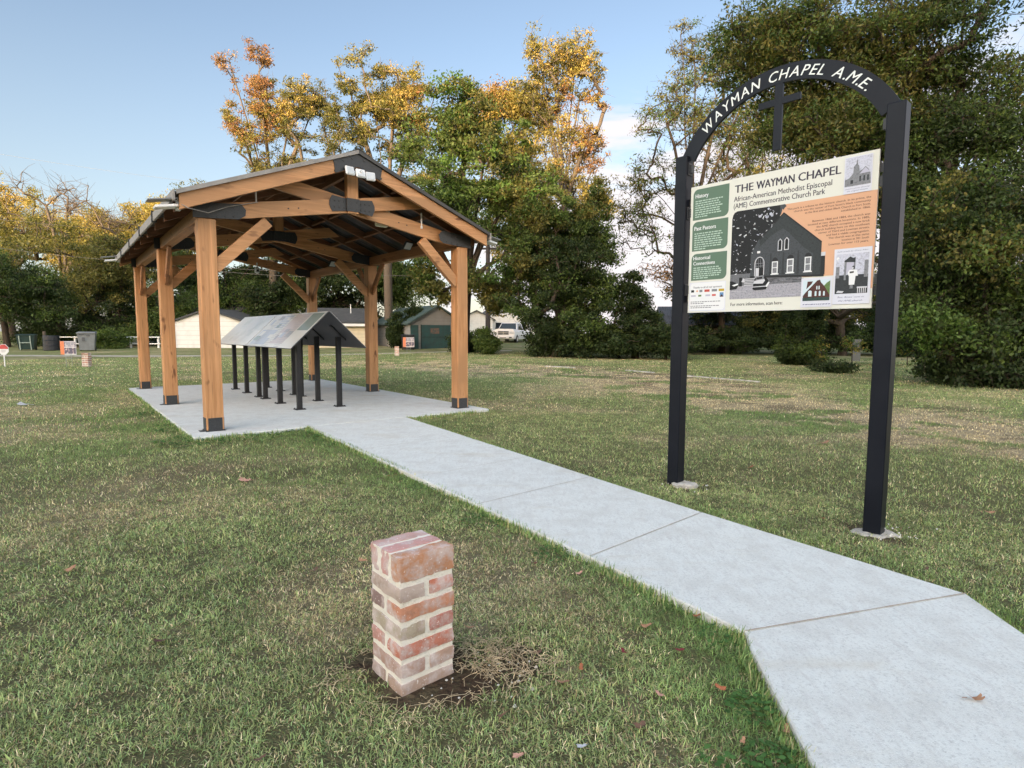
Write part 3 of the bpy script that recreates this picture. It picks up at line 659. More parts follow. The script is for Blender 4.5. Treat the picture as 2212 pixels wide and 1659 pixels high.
# --- things fixed on the pavilion: lamps, camera, conduits
def pav_w(a, b, z): p = pav(a, b); return (p[0], p[1], z)
fl = thing('flood_light', 'white three-headed security flood light under the roof peak', 'light', pav_w(MID+.0, -.385, 3.575), PTH)
for i in (-1, 0, 1):
    m = MB(); M = Matrix.Translation((i*.155, -.03-.012*(i == 0), -.015*i-.005)) @ Matrix.Rotation(R(-8*i), 4, 'Z') @ Matrix.Rotation(R(-14), 4, 'X')
    m.box(-.068, .068, -.012, .02, -.065, .06, 0, M, .008); m.build('lamp_head', wht, fl)
    m = MB(); 
    if i: m.box(-.052, .052, -.0165, -.0125, -.05, .045, 0, M, .001)
    else: m.tube([M @ Vector((0, -.012, .02)), M @ Vector((0, -.035, .015))], .017, 12); m.box(-.055, .055, -.0165, -.0125, -.055, -.015, 0, M, .001)
    m.build('lamp_lens', lens, fl)
m = MB(); m.box(-.2, .2, .005, .03, -.02, .03, ch=.004); m.build('bracket', wht, fl)
def solar(name, label, a, b, z, rz, grp):
    t = thing(name, label, 'solar lamp', pav_w(a, b, z), PTH+rz, grp)
    m = MB(); M = Matrix.Rotation(R(-10), 4, 'Y'); m.box(-.30, .02, -.10, .10, .04, .055, 0, M, .003); m.build('solar_panel', mat('solar_panel_grey', (.20, .20, .21), .3), t)
    m = MB(); m.box(-.24, .04, -.09, .09, -.05, -.015, 0, M, .008); m.build('lamp_body', wht, t)
    m = MB(); m.box(.0, .05, -.05, .05, -.08, .07, ch=.004); m.build('mount', wht, t); return t
solar('solar_lamp', 'white solar flood lamp sticking out from the front left corner of the pavilion roof', -.36, -.22, 2.86, 0, 'solar lamps on the roof corners')
solar('solar_lamp', 'white solar flood lamp at the rear left corner of the pavilion roof', -.40, 7.3, 2.93, 0, 'solar lamps on the roof corners')
solar('solar_lamp', 'pale solar lamp at the front right corner of the pavilion roof', 4.31, -.15, 2.93, math.pi, 'solar lamps on the roof corners')
def small_lamp(a, b, z, label):
    t = thing('ceiling_lamp', label, 'light', pav_w(a, b, z), PTH+R(20), 'square lamps on the right roof beam'); m = MB(); M = Matrix.Rotation(R(35), 4, 'X')
    m.box(-.11, .11, -.012, .02, -.085, .085, 0, M, .01); m.build('lamp_body', cable, t); m = MB(); m.box(-.085, .085, -.018, -.0125, -.065, .065, 0, M, .003); m.build('lamp_lens', lens, t)
small_lamp(Wd-.3, 1.25, 2.90, 'square grey lamp on the right roof beam, nearer the front post'); small_lamp(Wd-.3, 4.9, 2.90, 'square grey lamp on the right roof beam, nearer the back post')
t = thing('security_camera', 'small white security camera hanging by the back right post of the pavilion', 'camera', pav_w(2.45, 6.9, 2.86), PTH)
m = MB(); m.tube([(0, 0, .16), (0, 0, .05)], .018, 8); m.tube([(0, 0, .05), (0, 0, .02), (0, 0, -.08), (0, 0, -.11)], [.03, .06, .06, .02], 14); m.build('housing', wht, t)
m = MB(); m.tube([(0, -.05, -.03), (0, -.068, -.035)], .028, 12); m.build('lens', cable, t)
m = MB(); m.beam(pav_w(2.62, .20, 3.06), pav_w(2.62, .20, 3.22), .34, .30); 
m = MB(); m.box(-.11, .11, -.03, .03, -.14, .14, ch=.02); lb_ = m.build('ceiling_light', mat('cream_plastic', (.72, .68, .50), .5)); lb_.location = pav_w(2.62, .28, 3.13); lb_.rotation_euler = (R(20), 0, PTH)
tag(lb_, 'cream solar light box behind the right arm of the front truss', 'light')
for a_, lab in ((.62, 'short white conduit between rafter and left truss arm'), (3.15, 'short white conduit between rafter and right truss arm')):
    m = MB(); m.tube([(0, 0, 0), (0, 0, .24)], .012, 8); m.tube([(0, 0, -.01), (0, 0, .03)], .02, 8); o = m.build('conduit', wht); o.location = pav_w(a_, -.04, 2.98 if a_ < 1 else 2.99); tag(o, lab, 'conduit', 'conduits on the front truss')
m = MB(); m.tube([pav_w(-.42, -.3, 2.9), pav_w(-.25, -.36, 2.80), pav_w(.0, -.2, 2.80), pav_w(.25, -.14, 2.92), pav_w(.62, -.13, 3.03)], .006, 5); tag(m.build('power_cable', fas), 'thin pale cable looping from the roof corner to the truss', 'cable')

# =================================================================== INFO PANELS
pf = mat('powder_black', (.012, .012, .014), .55, (40, (.02, .02, .022), .4, .7), spec=.4)
pback = mat('panel_back_grey', (.045, .048, .055), .6); pedge = mat('panel_edge', (.7, .7, .7), .4)
glossy = lambda n, c: mat(n, c, .14, spec=.9)
def glare_wash(c, k): return tuple(x*(1-k)+.80*k for x in c)  # mixes pale sky glare into a print colour, most on the rear panels
PCS = [[glossy('print_%s_%d' % (n_, i), glare_wash(c, k)) for n_, c in (('cream', (.66, .65, .62)), ('green', (.13, .20, .17)), ('pink', (.50, .42, .42)), ('blue', (.36, .42, .54)), ('grey', (.26, .27, .30)), ('text', (.30, .32, .35)))] for i, k in enumerate((.22, .80))]
RD = (-3.0, 9.5); prz = PTH
def panel(side, y0, y1, label, seed, legs):
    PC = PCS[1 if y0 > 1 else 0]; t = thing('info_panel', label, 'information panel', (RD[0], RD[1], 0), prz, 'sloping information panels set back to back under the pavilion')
    sg = -1 if side == 0 else 1; rh, rw = 1.64, .62; rr = random.Random(seed)
    d = Vector((sg*rw, 0, -.60)).normalized(); nrm = Vector((-d.z*sg, 0, d.x*sg)); nrm = Vector((.695*sg, 0, .719)); Ln = math.hypot(rw, .6)
    O = Vector((sg*.012, 0, rh))
    def q(s, y, h): p = O+d*s+nrm*h; return (p.x, y, p.z)
    def slab(s0, s1, ya, yb, h0, h1, mi, mb):
        v = [q(s0, ya, h0), q(s1, ya, h0), q(s1, yb, h0), q(s0, yb, h0), q(s0, ya, h1), q(s1, ya, h1), q(s1, yb, h1), q(s0, yb, h1)]
        mb.add(v, [(0, 1, 2, 3), (4, 7, 6, 5), (0, 4, 5, 1), (1, 5, 6, 2), (2, 6, 7, 3), (3, 7, 4, 0)], mi)
    m = MB(); slab(0, Ln, y0, y1, -.008, .008, 0, m); bd = m.build('board', pback, t)
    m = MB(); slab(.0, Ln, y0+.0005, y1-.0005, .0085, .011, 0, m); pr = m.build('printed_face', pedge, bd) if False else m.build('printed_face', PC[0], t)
    m = MB(); h = .0115
    def patch(s0, s1, ya, yb, mi, k=0): v = [q(s0, ya, h+k), q(s1, ya, h+k), q(s1, yb, h+k), q(s0, yb, h+k)]; m.add(v, [(0, 1, 2, 3)] if sg < 0 else [(0, 3, 2, 1)], mi)
    wd = y1-y0
    patch(.03, Ln*.52, y0+.06, y0+wd*.22, 1); patch(.03, Ln*.9, y0+wd*.24, y0+wd*.52, 2); patch(.05, Ln*.45, y0+wd*.56, y0+wd*.74, 3); patch(Ln*.5, Ln*.95, y0+wd*.6, y0+wd*.95, 3)
    for i in range(5): patch(.1+i*.06, .11+i*.06+.01, y0+wd*.57, y0+wd*.73, 0, .0006)
    for i in range(16):
        s0 = rr.uniform(.05, Ln-.2); ya = rr.uniform(y0+.05, y1-.35); patch(s0, s0+rr.uniform(.06, .16), ya, ya+rr.uniform(.12, .3), rr.choice((4, 4, 3, 0, 1)), .0008+i*.0002)
    for i in range(60):
        s0 = .06+(i % 20)*Ln/21; ya = y0+wd*(.25+.25*(i//20)); patch(s0, s0+.010, ya, ya+rr.uniform(.1, .22)*wd/1.6, 5, .005)
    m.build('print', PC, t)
    for ly in legs:
        x_ = sg*.35; zt = rh-.35*.967-.02; m = MB(); m.box(x_-.04, x_+.04, ly-.04, ly+.04, .01, zt-.055, 0, None, .005); lg = m.build('leg', pf, t)
        k = MB(); k.box(x_-.085, x_+.085, ly-.085, ly+.085, .0, .011, ch=.003)
        for i in (-1, 1):
            for j in (-1, 1): k.tube([(x_+i*.065, ly+j*.065, .01), (x_+i*.065, ly+j*.065, .024)], .009, 6)
        k.build('foot_plate', pf, lg)
        k = MB(); slab(.30, .66, ly-.05, ly+.05, -.03, -.0095, 0, k); slab(.33, .36, ly-.075, ly+.075, -.024, -.009, 0, k); slab(.60, .63, ly-.075, ly+.075, -.024, -.009, 0, k); k.build('bracket', pf, lg)
    return t
panel(0, 0, 2.70, 'near left sloping panel with green and blue printing, first in line from the walkway', 1, (.52, 1.58, 2.52))
panel(0, 2.73, 5.2, 'rear left sloping panel, pale with glare, behind the seam', 2, (2.95, 3.9, 4.9))
panel(1, 0, 2.70, 'near right sloping panel seen from its dark grey underside', 3, (.52, 1.58, 2.52))
panel(1, 2.73, 5.2, 'rear right sloping panel, mostly hidden behind the other three', 4, (2.95, 3.9, 4.9))

# =================================================================== GATEWAY SIGN
SG = (1.482, 5.118); SPH = R(-48.31)
nav = mat('navy_black_paint', (.008, .0095, .015), .38, [(3, (.012, .014, .020), .4, .7)], spec=.16, bump=(300, .05, .001))
dust = mat('dusty_paint', (.05, .05, .052), .8, (25, (.02, .022, .03), .4, .7))
sg_ = thing('gateway_sign', 'tall black arch sign with a cross and printed board on two posts beside the walkway', 'sign', (SG[0], SG[1], 0), SPH)
SW = 1.588
for x0, zb in ((0, -.25), (SW, -.3)):
    m = MB(); m.box(x0-.055, x0+.055, -.055, .055, zb, 2.813, 0, None, .006); po = m.build('post', nav, sg_)
    s_ = 1 if x0 == 0 else -1; m = MB()
    for zz in (2.70, 2.33, 1.68): m.box(x0+s_*.056, x0+s_*.064, -.03, .03, zz-.05, zz+.05); m.box(x0+s_*.064, x0+s_*.085, -.012, .012, zz-.035, zz+.035)
    for zz in (2.33, 1.68):
        m.tube([(x0+s_*.062, -.015, zz+.03), (x0+s_*.064, -.015, zz+.045)], .008, 6)
    m.build('hinge_bracket', blk, po)
AC = (.794, 2.394)
def arcpoly(r0, r1, a0, a1, n=48):
    p = [(AC[0]+r1*math.cos(a0+(a1-a0)*i/n), AC[1]+r1*math.sin(a0+(a1-a0)*i/n)) for i in range(n+1)]
    return p, [(AC[0]+r0*math.cos(a0+(a1-a0)*i/n), AC[1]+r0*math.sin(a0+(a1-a0)*i/n)) for i in range(n+1)]
n = 56; a0, a1 = R(180-27.5), R(27.5); po_, pi_ = arcpoly(.785, .911, a0, a1, n); m = MB()
v = []
for y in (-.012, .012):
    v += [(p[0], y, p[1]) for p in po_]+[(p[0], y, p[1]) for p in pi_]
k = n+1; f = []
for i in range(n):
    f += [(i, i+1, k+i+1, k+i), (2*k+i, 3*k+i, 3*k+i+1, 2*k+i+1), (i, 2*k+i, 2*k+i+1, i+1), (k+i, k+i+1, 3*k+i+1, 3*k+i)]
f += [(0, k, 3*k, 2*k), (n, 2*k+n, 3*k+n, k+n)]
m.add(v, f); arch = m.build('arch', nav, sg_)
m = MB(); m.box(-.03+AC[0], .03+AC[0], -.010, .010, 2.693, 3.181); m.box(.640, AC[0]-.0305, -.010, .010, 3.026, 3.075); m.box(AC[0]+.0305, .955, -.010, .010, 3.026, 3.075); m.build('cross', nav, sg_)
# arch lettering, letter by letter
lm = mat('letter_white', (.74, .78, .76), .5, spec=.3); m = MB()
txt = 'WAYMAN CHAPEL A.M.E.'; H_ = .076; sh = .26; gl = []
for ch in txt:
    if ch == ' ': gl.append((None, .05)); continue
    v_, f_ = text_mesh(ch, 1.0, 0.0, 0.0); xs = [p[0] for p in v_]; wx = max(xs)-min(xs); sc = H_/.73
    gl.append(((v_, f_, min(xs), sc), wx*sc*1.0+(.016 if ch != '.' else .010)))
tot = sum(g[1] for g in gl); rbase = .809; A0 = R(138.0); span = R(95.0); s_ = 0
for g, wx in gl:
    if not g: m.build('arch_word', lm, arch); m = MB()
    if g:
        v_, f_, x0, sc = g; am = A0-(s_+wx/2)/tot*span; out = []
        for p in v_:
            lx = (p[0]-x0)*sc*1.0-(wx-.016)/2+p[1]*sc*sh; lz = p[1]*sc; r = rbase+lz
            ex_, ez_ = math.sin(am), -math.cos(am); out.append((AC[0]+r*math.cos(am)+lx*ex_, -.0135, AC[1]+r*math.sin(am)+lx*ez_))
        m.add(out, f_); dlt = Vector((math.sin(am), 0, -math.cos(am)))*.0015; m.add([(q[0]+dlt.x, q[1]-.0004, q[2]+dlt.z) for q in out], f_)
    s_ += wx
m.build('arch_word', lm, arch)
# board
BX, BZ = .080, 1.482; BW, BH = 1.416, 1.062
cream = mat('board_cream', (.66, .67, .61), .55, spec=.3)
m = MB(); m.box(BX, BX+BW, -.012, .004, BZ, BZ+BH, ch=.001); bd = m.build('board', cream, sg_)
m = MB()
for zz in (BZ+.12, BZ+BH-.12):
    m.box(.05, BX+.04, .006, .016, zz-.03, zz+.03); m.box(BX+BW-.04, SW-.05, .006, .016, zz-.03, zz+.03)
m.build('board_clip', blk, bd)
Mb = Matrix.Translation((BX, -.012, BZ))
K = dict(green=(.105, .175, .125), orange=(.64, .37, .23), ink=(.045, .04, .06), brown=(.13, .07, .05), paper=(.62, .64, .72), photo0=(.035, .04, .045), photo1=(.012, .013, .015), wall=(.055, .062, .07), wall2=(.035, .042, .045), pale=(.55, .56, .60), road=(.33, .33, .37), grass=(.14, .145, .16), white=(.72, .74, .76), mid=(.20, .21, .23), lilac=(.45, .45, .55), dk=(.02, .022, .024), brick=(.075, .03, .025), sky=(.55, .66, .72), tgreen=(.12, .2, .07), teal=(.03, .06, .055), red=(.5, .08, .06), gold=(.45, .32, .03), blue=(.12, .25, .45), mint=(.42, .55, .47), handw=(.16, .17, .28), skyl=(.5, .52, .62))
KM = {k: mat('print_'+k, c, .55, [(70, tuple(q*.45 for q in c), .50, .72, 8, (1, 1, 1)), (260, tuple(min(1, q*1.9) for q in c), .58, .74, 3, (1, 1, 1))] if k in ('wall', 'wall2', 'photo1', 'photo0', 'grass', 'road', 'mid', 'brick', 'teal', 'skyl', 'tgreen') else None, spec=.3) for k, c in K.items()}; KL = list(K); MI = {k: i for i, k in enumerate(KL)}; MATL = [KM[k] for k in KL]
def rrect(x0, x1, z0, z1, r, corners='0101'):
    """corners order: bl, br, tr, tl (1 = rounded)"""
    out = []
    for (cx, cz, a, c) in ((x0, z0, 180, corners[0]), (x1, z0, 270, corners[1]), (x1, z1, 0, corners[2]), (x0, z1, 90, corners[3])):
        if c == '1':
            ox_ = cx+(r if cx == x0 else -r); oz_ = cz+(r if cz == z0 else -r)
            out += [(ox_+r*math.cos(R(a+t)), oz_+r*math.sin(R(a+t))) for t in range(0, 91, 15)]
        else: out.append((cx, cz))
    return out
class PR:
    def __init__(s): s.mb = MB(); s.k = 0
    def poly(s, p, c, lv):
        y = -.0006*lv; s.mb.add([(q[0], y, q[1]) for q in p], [tuple(range(len(p)))], MI[c], Mb)
    def rect(s, x0, x1, z0, z1, c, lv): s.poly([(x0, z0), (x1, z0), (x1, z1), (x0, z1)], c, lv)
    def text(s, t, x, z, w_, h, c, lv, **k): put_text(s.mb, t, x, z, w_, h, -.0006*lv, MI[c], M=Mb, **k)
    def build(s, name, par=None): return s.mb.build(name, MATL, par or bd)
rr = random.Random(9)
# orange field
p = PR(); p.poly([(.755, .795), (BW, .795), (BW, .135), (1.40, .135), (1.40, .24), (.95, .24), (.80, .5)], 'orange', 1); p.build('orange_field')
# green boxes
gb = []
for (z0, z1, h1, h2) in ((.78, 1.035, 'History', None), (.52, .765, 'Past Pastors', None), (.272, .497, 'Historical', 'Connections')):
    p = PR(); p.poly(rrect(.024, .347, z0, z1, .045, '0101'), 'green', 1)
    if h1 == 'History': p.text('History', .045, .963, .118, .034, 'white', 2, bold=.001); zt, nl = .940, 8
    elif not h2: p.text('Past Pastors', .043, .694, .197, .034, 'white', 2, bold=.001); zt, nl = .670, 8
    else: p.text('Historical', .042, .446, .154, .031, 'white', 2, bold=.001); p.text('Connections', .042, .402, .199, .031, 'white', 2, bold=.001); zt, nl = .382, 6
    st = .0185 if nl == 8 else .0172
    for i in range(nl):
        x = .045; end = .30 if i not in (nl-1,) else .19
        end -= rr.random()*.04
        while x < end:
            wl = rr.uniform(.012, .038); z = zt-i*st
            p.poly([(x, z-.0085), (x+wl, z-.0085), (x+wl, z+.0005*rr.random()), (x, z)], 'mint', 2); x += wl+.006
    p.build('green_box')
# heading
p = PR(); p.text('THE', .396, .946, .150, .063, 'ink', 1, bold=.0022); p.text('WAYMAN', .572, .946, .288, .063, 'ink', 1, bold=.0022); p.text('CHAPEL', .889, .946, .290, .063, 'ink', 1, bold=.0022)
p.build('heading'); p = PR(); p.text('African-American Methodist Episcopal', .390, .878, .734, .042, 'ink', 1, bold=.0007); p.text('(AME) Commemorative Church Park', .390, .824, .690, .042, 'ink', 1, bold=.0007)
p.build('subheading'); p = PR(); p.text('For more information, scan here:', .393, .046, .418, .027, 'photo0', 1, bold=.0006); p.build('scan_note')
# paragraphs
p = PR(); Ls = ['This park is a tribute to the historic church. In its prime, the', "church was the center of Fort Scott's black community", 'as the first and oldest Black Church in Fort Scott,', 'established in 1866.', '', 'Between 1866 and 1884, the church was', 'located at two different locations. In 1885,', 'the AME church occupied a new brick', 'church building here on this southeast', 'corner of Third and Lowman streets,', 'and had a viable congregation.', 'The church was at this same', 'location at 301 South', 'Lowman for over 115 years.']
Wl = [.56, .51, .43, .185, 0, .375, .405, .345, .355, .33, .275, .26, .17, .255]; z = .748
for s, w_ in zip(Ls, Wl):
    if s: p.text(s, 1.378, z, w_, .0145, 'brown', 2, right=True, bold=.0004)
    z -= .0226 if s else .0225
p.build('paragraphs')
# big church photograph
def arch_win(p, x0, x1, z0, z1, lv, frame='white', glass='mid', topc='dk', split=.62):
    xm = (x0+x1)/2; r = (x1-x0)/2; zs = z1-r*1.25
    p.poly([(x0, zs)]+[(x1, zs)]+[(xm+r*math.cos(R(t)), zs+1.25*r*math.sin(R(t))) for t in range(15, 180, 15)], topc, lv)
    p.rect(x0, x1, z0, zs, frame, lv); e = (x1-x0)*.16
    p.rect(x0+e, x1-e, z0+e, (z0+zs)/2-e*.4, glass, lv+1); p.rect(x0+e, x1-e, (z0+zs)/2+e*.4, zs-e, glass, lv+1); p.rect(x0-e, x1+e, z0-e*.8, z0+e*.2, frame, lv+1)
ph = PR()
x0, x1, z0, z1 = .382, .946, .10, .80
ph.poly([(.382, .30)]+[(.62, .30), (.66, .55), (.70, .60), (.765, .70), (.765, .796)]+[(.425, .80), (.40, .79), (.388, .77), (.382, .74)], 'photo1', 2)
ph.poly([(.765, .796), (.80, .797), (.812, .78), (.80, .772), (.79, .755), (.782, .765), (.775, .73), (.765, .715)], 'wall', 2)
ph.rect(.382, .946, .10, .205, 'road', 2); ph.rect(.382, .946, .205, .30, 'grass', 2)
ph.poly([(.549, .262), (1.075, .241), (1.075, .485), (.793, .737), (.61, .56), (.549, .45)], 'wall', 3)
ph.poly([(.793, .737), (1.075, .485), (1.075, .30), (1.03, .40), (.95, .46), (.84, .58), (.79, .62), (.70, .57), (.62, .50), (.61, .56)], 'wall2', 4)
ph.poly([(.793, .737), (.800, .733), (1.078, .488), (1.072, .48), (.793, .726), (.62, .55), (.612, .56)], 'dk', 5)
ph.rect(1.02, 1.075, .245, .45, 'wall2', 5); ph.poly([(1.068, .25), (1.104, .25), (1.102, .40), (1.068, .40)], 'dk', 3); ph.rect(1.066, 1.104, .385, .412, 'pale', 4)
ph.poly([(.549, .262), (1.10, .238), (1.10, .252), (.549, .276)], 'dk', 6)
for xb in (.70, .795, .905): ph.poly([(xb, .27), (xb+.018, .27), (xb+.014, .44), (xb+.004, .44)], 'photo0', 5)
for (a, b, c, d) in ((.759, .792, .452, .545), (.808, .842, .454, .550)): ph.poly([(a, c), (b, c), (b, d-.02), ((a+b)/2, d), (a, d-.02)], 'pale', 6); ph.poly([(a+.006, c+.006), (b-.006, c+.006), (b-.006, d-.022), ((a+b)/2, d-.008), (a+.006, d-.022)], 'photo1', 7)
for (a, b, c, d) in ((.720, .766, .280, .404), (.834, .883, .281, .415), (.962, 1.009, .281, .417)): arch_win(ph, a, b, c, d, 6)
# door with fanlight
ph.poly([(.583, .258), (.661, .258), (.661, .37)]+[(.622+.039*math.cos(R(t)), .37+.052*math.sin(R(t))) for t in range(15, 180, 15)]+[(.583, .37)], 'pale', 6)
ph.poly([(.590, .258), (.655, .258), (.655, .368)]+[(.6225+.0325*math.cos(R(t)), .37+.045*math.sin(R(t))) for t in range(15, 180, 15)]+[(.590, .368)], 'photo1', 7)
for i in range(4): ph.rect(.590+.0145*i+.01, .593+.0145*i+.01, .335, .408, 'mid', 8)
ph.rect(.59, .655, .347, .351, 'mid', 8); ph.rect(.59, .655, .368, .372, 'mid', 8); ph.rect(.594, .62, .258, .335, 'pale', 8)
ph.rect(.600, .624, .450, .466, 'white', 6)
for i in range(5): ph.rect(.50, .60, .205+.012*i, .210+.012*i, 'pale', 4)
for i in range(170):      # bright gaps in the tree
    x = rr.uniform(.395, .72); z = rr.uniform(.30, .79)
    if x > .57 and z < .5+(x-.57): continue
    if x > .56 and z < .48: continue
    s = rr.uniform(.004, .019)*rr.random()**.8; a = rr.random()*3;  ph.poly([(x+s*(.35*math.cos(t)*math.cos(a)-math.sin(t)*math.sin(a))*rr.uniform(.6, 1.2), z+s*(.35*math.cos(t)*math.sin(a)+math.sin(t)*math.cos(a))*rr.uniform(.6, 1.2)) for t in (0, .9, 1.8, 2.8, 3.6, 4.4, 5.4)], rr.choice(('pale', 'white', 'skyl', 'mid')), 5)
for i in range(14): x = rr.uniform(.60, .74); z = rr.uniform(.72, .79); s = rr.uniform(.006, .013); ph.poly([(x+s*math.cos(t+i), z+s*math.sin(t+i)) for t in (0, 1.2, 2.4, 3.6, 5.0)], 'skyl', 4)
# cars
ph.poly([(.573, .175), (.585, .164), (.68, .166), (.695, .19), (.705, .222), (.690, .245), (.675, .262), (.668, .28), (.60, .276), (.588, .25), (.580, .22)], 'photo1', 7)
ph.poly([(.600, .272), (.665, .277), (.66, .245), (.597, .240)], 'mid', 8); ph.poly([(.578, .215), (.655, .212), (.672, .235), (.664, .25), (.586, .236)], 'pale', 8); ph.poly([(.603, .262), (.650, .265), (.648, .251), (.602, .248)], 'photo1', 9)
ph.poly([(.573, .186), (.676, .188), (.676, .194), (.573, .192)], 'pale', 9); ph.poly([(.675, .19), (.70, .225), (.71, .22), (.69, .183)], 'white', 9)
ph.poly([(.382, .175), (.44, .18), (.46, .215), (.43, .232), (.40, .245), (.382, .245)], 'photo1', 6); ph.poly([(.400, .212), (.448, .225), (.455, .213), (.42, .203)], 'white', 7)
ph.rect(.46, .485, .2, .27, 'photo1', 6); ph.poly([(.48, .235), (.495, .265), (.51, .24), (.50, .23)], 'pale', 7)
for i in range(26): x = rr.uniform(.66, .93); z = rr.uniform(.208, .245); ph.rect(x, x+rr.uniform(.02, .06), z, z+.0022, rr.choice(('mid', 'road', 'photo0')), 7)
for i in range(14): x = rr.uniform(.39, .88); z = rr.uniform(.112, .2); ph.rect(x, x+rr.uniform(.03, .1), z, z+.0018, rr.choice(('pale', 'lilac')), 3)
ph.build('church_photograph')
# small colour photograph
p = PR(); p.rect(.947, 1.163, .017, .231, 'paper', 10); p.rect(.961, 1.148, .064, .214, 'sky', 11); p.poly([(.965, .064), (1.148, .064), (1.148, .10), (1.12, .155), (1.085, .195), (1.078, .214), (1.06, .21), (.98, .125), (.962, .10)], 'brick', 12)
p.poly([(.985, .15), (1.02, .185), (1.03, .205), (.992, .205)], 'brick', 12); p.poly([(1.13, .13), (1.148, .10), (1.148, .205), (1.125, .19), (1.108, .17)], 'tgreen', 12); p.rect(.961, 1.148, .064, .088, 'teal', 13)
for (a, b, c, d) in ((1.0, 1.024, .095, .140), (1.045, 1.058, .098, .135), (1.074, 1.087, .098, .135), (1.103, 1.115, .098, .132), (1.055, 1.063, .145, .172), (1.070, 1.078, .145, .172)): p.poly([(a, c), (b, c), (b, d-.005), ((a+b)/2, d), (a, d-.005)], 'sky', 13)
x = .962
while x < 1.14: wl = rr.uniform(.008, .02); p.poly([(x, .034), (x+wl, .035), (x+wl+.003, .041), (x+.003, .040)], 'handw', 11); x += wl+.004
p.build('colour_photograph')
p = PR(); p.rect(1.166, 1.405, .032, .42, 'paper', 8); p.rect(1.180, 1.388, .105, .382, 'skyl', 9); p.rect(1.180, 1.388, .105, .235, 'photo0', 10)
p.poly([(1.235, .20), (1.248, .20), (1.25, .335), (1.235, .335)], 'mid', 11); p.poly([(1.235, .335), (1.25, .345), (1.27, .362), (1.29, .350), (1.305, .355), (1.305, .32), (1.235, .325)], 'photo0', 12); p.poly([(1.295, .20), (1.305, .2), (1.305, .33), (1.295, .33)], 'mid', 11); p.rect(1.25, 1.295, .24, .33, 'lilac', 11)
p.rect(1.182, 1.205, .215, .295, 'mid', 11); p.rect(1.362, 1.386, .215, .33, 'mid', 11)
p.poly([(1.186, .345)]+[(1.192+.010*math.cos(R(t)), .352+.012*math.sin(R(t))) for t in range(0, 360, 40)], 'white', 11)
p.poly([(1.270, .165), (1.305, .165), (1.310, .225), (1.325, .225), (1.318, .265), (1.296, .272), (1.268, .268), (1.258, .245), (1.268, .225)], 'white', 12); p.poly([(1.285, .270), (1.300, .270), (1.302, .292), (1.294, .297), (1.285, .290)], 'dk', 13); p.poly([(1.285, .272), (1.295, .272), (1.295, .288), (1.286, .288)], 'pale', 14)
p.poly([(1.272, .257), (1.298, .259), (1.298, .247), (1.272, .245)], 'photo0', 13); p.rect(1.276, 1.295, .138, .165, 'mid', 12)
for i in range(5): p.rect(1.325+.012*i, 1.330+.012*i, .107, .14, 'pale', 12)
p.rect(1.322, 1.386, .14, .15, 'pale', 12); p.poly([(1.19, .112), (1.23, .11), (1.24, .122), (1.2, .128)], 'pale', 12)
p.text('the AME church', 1.205, .050, .155, .013, 'handw', 9, shear=.45); p.text("Rev. Rowe' now in", 1.198, .075, .170, .013, 'handw', 9, shear=.45); p.text('built onsite by Grace Allen', 1.185, .396, .195, .010, 'handw', 9, shear=.45)
p.build('interior_photograph')
p = PR(); p.rect(1.203, 1.378, .795, 1.043, 'paper', 8); p.rect(1.209, 1.372, .842, 1.038, 'skyl', 9); p.poly([(1.209, .845), (1.372, .845), (1.366, .915), (1.352, .945), (1.335, .965), (1.315, .945), (1.30, .94), (1.296, .975), (1.288, .985), (1.284, 1.028), (1.276, .99), (1.262, .975), (1.26, .93), (1.235, .90), (1.209, .89)], 'mid', 10)
p.poly([(1.30, .92), (1.335, .958), (1.366, .922)], 'lilac', 11)
for a in (1.30, 1.325, 1.348): p.rect(a, a+.010, .868, .905, 'photo0', 11)
p.rect(1.245, 1.262, .86, .885, 'photo0', 11)
p.text('undated photo showing', 1.212, .824, .155, .009, 'handw', 9, shear=.45); p.text('the original steeple', 1.225, .808, .13, .009, 'handw', 9, shear=.45); p.build('steeple_photograph')
p = PR(); p.rect(.012, .346, .012, .255, 'paper', 1); p.poly(rrect(.020, .340, .02, .250, .03, '0101'), 'white', 2)
p.text('Thanks to all of our sponsors', .048, .205, .265, .017, 'mid', 3, bold=.0006)
for i, (a, c) in enumerate(((.03, 'dk'), (.075, 'orange'), (.108, 'mid'), (.155, 'red'), (.222, 'mid'), (.285, 'gold'))): p.poly([(a, .172), (a+.028+.02*(i > 2), .172), (a+.028+.02*(i > 2), .192), (a, .192)] if i != 1 else [(a, .182), (a+.012, .172), (a+.024, .182), (a+.012, .193)], c, 3)
for i, (a, c) in enumerate(((.03, 'lilac'), (.098, 'tgreen'), (.165, 'lilac'), (.225, 'red'), (.295, 'blue'))): p.rect(a, a+(.045, .03, .045, .035, .034)[i], .135 if i < 4 else .125, .150 if i < 4 else .162, c, 3)
p.poly([(.297, .125), (.313, .148), (.329, .125)], 'brick', 4)
for i, z in enumerate((.088, .074, .052, .038)):
    x = .028; e = (.28, .15, .29, .22)[i]
    while x < e: wl = rr.uniform(.01, .03); p.rect(x, x+wl, z, z+.0065, 'mid', 3); x += wl+.005
p.build('sponsor_box')
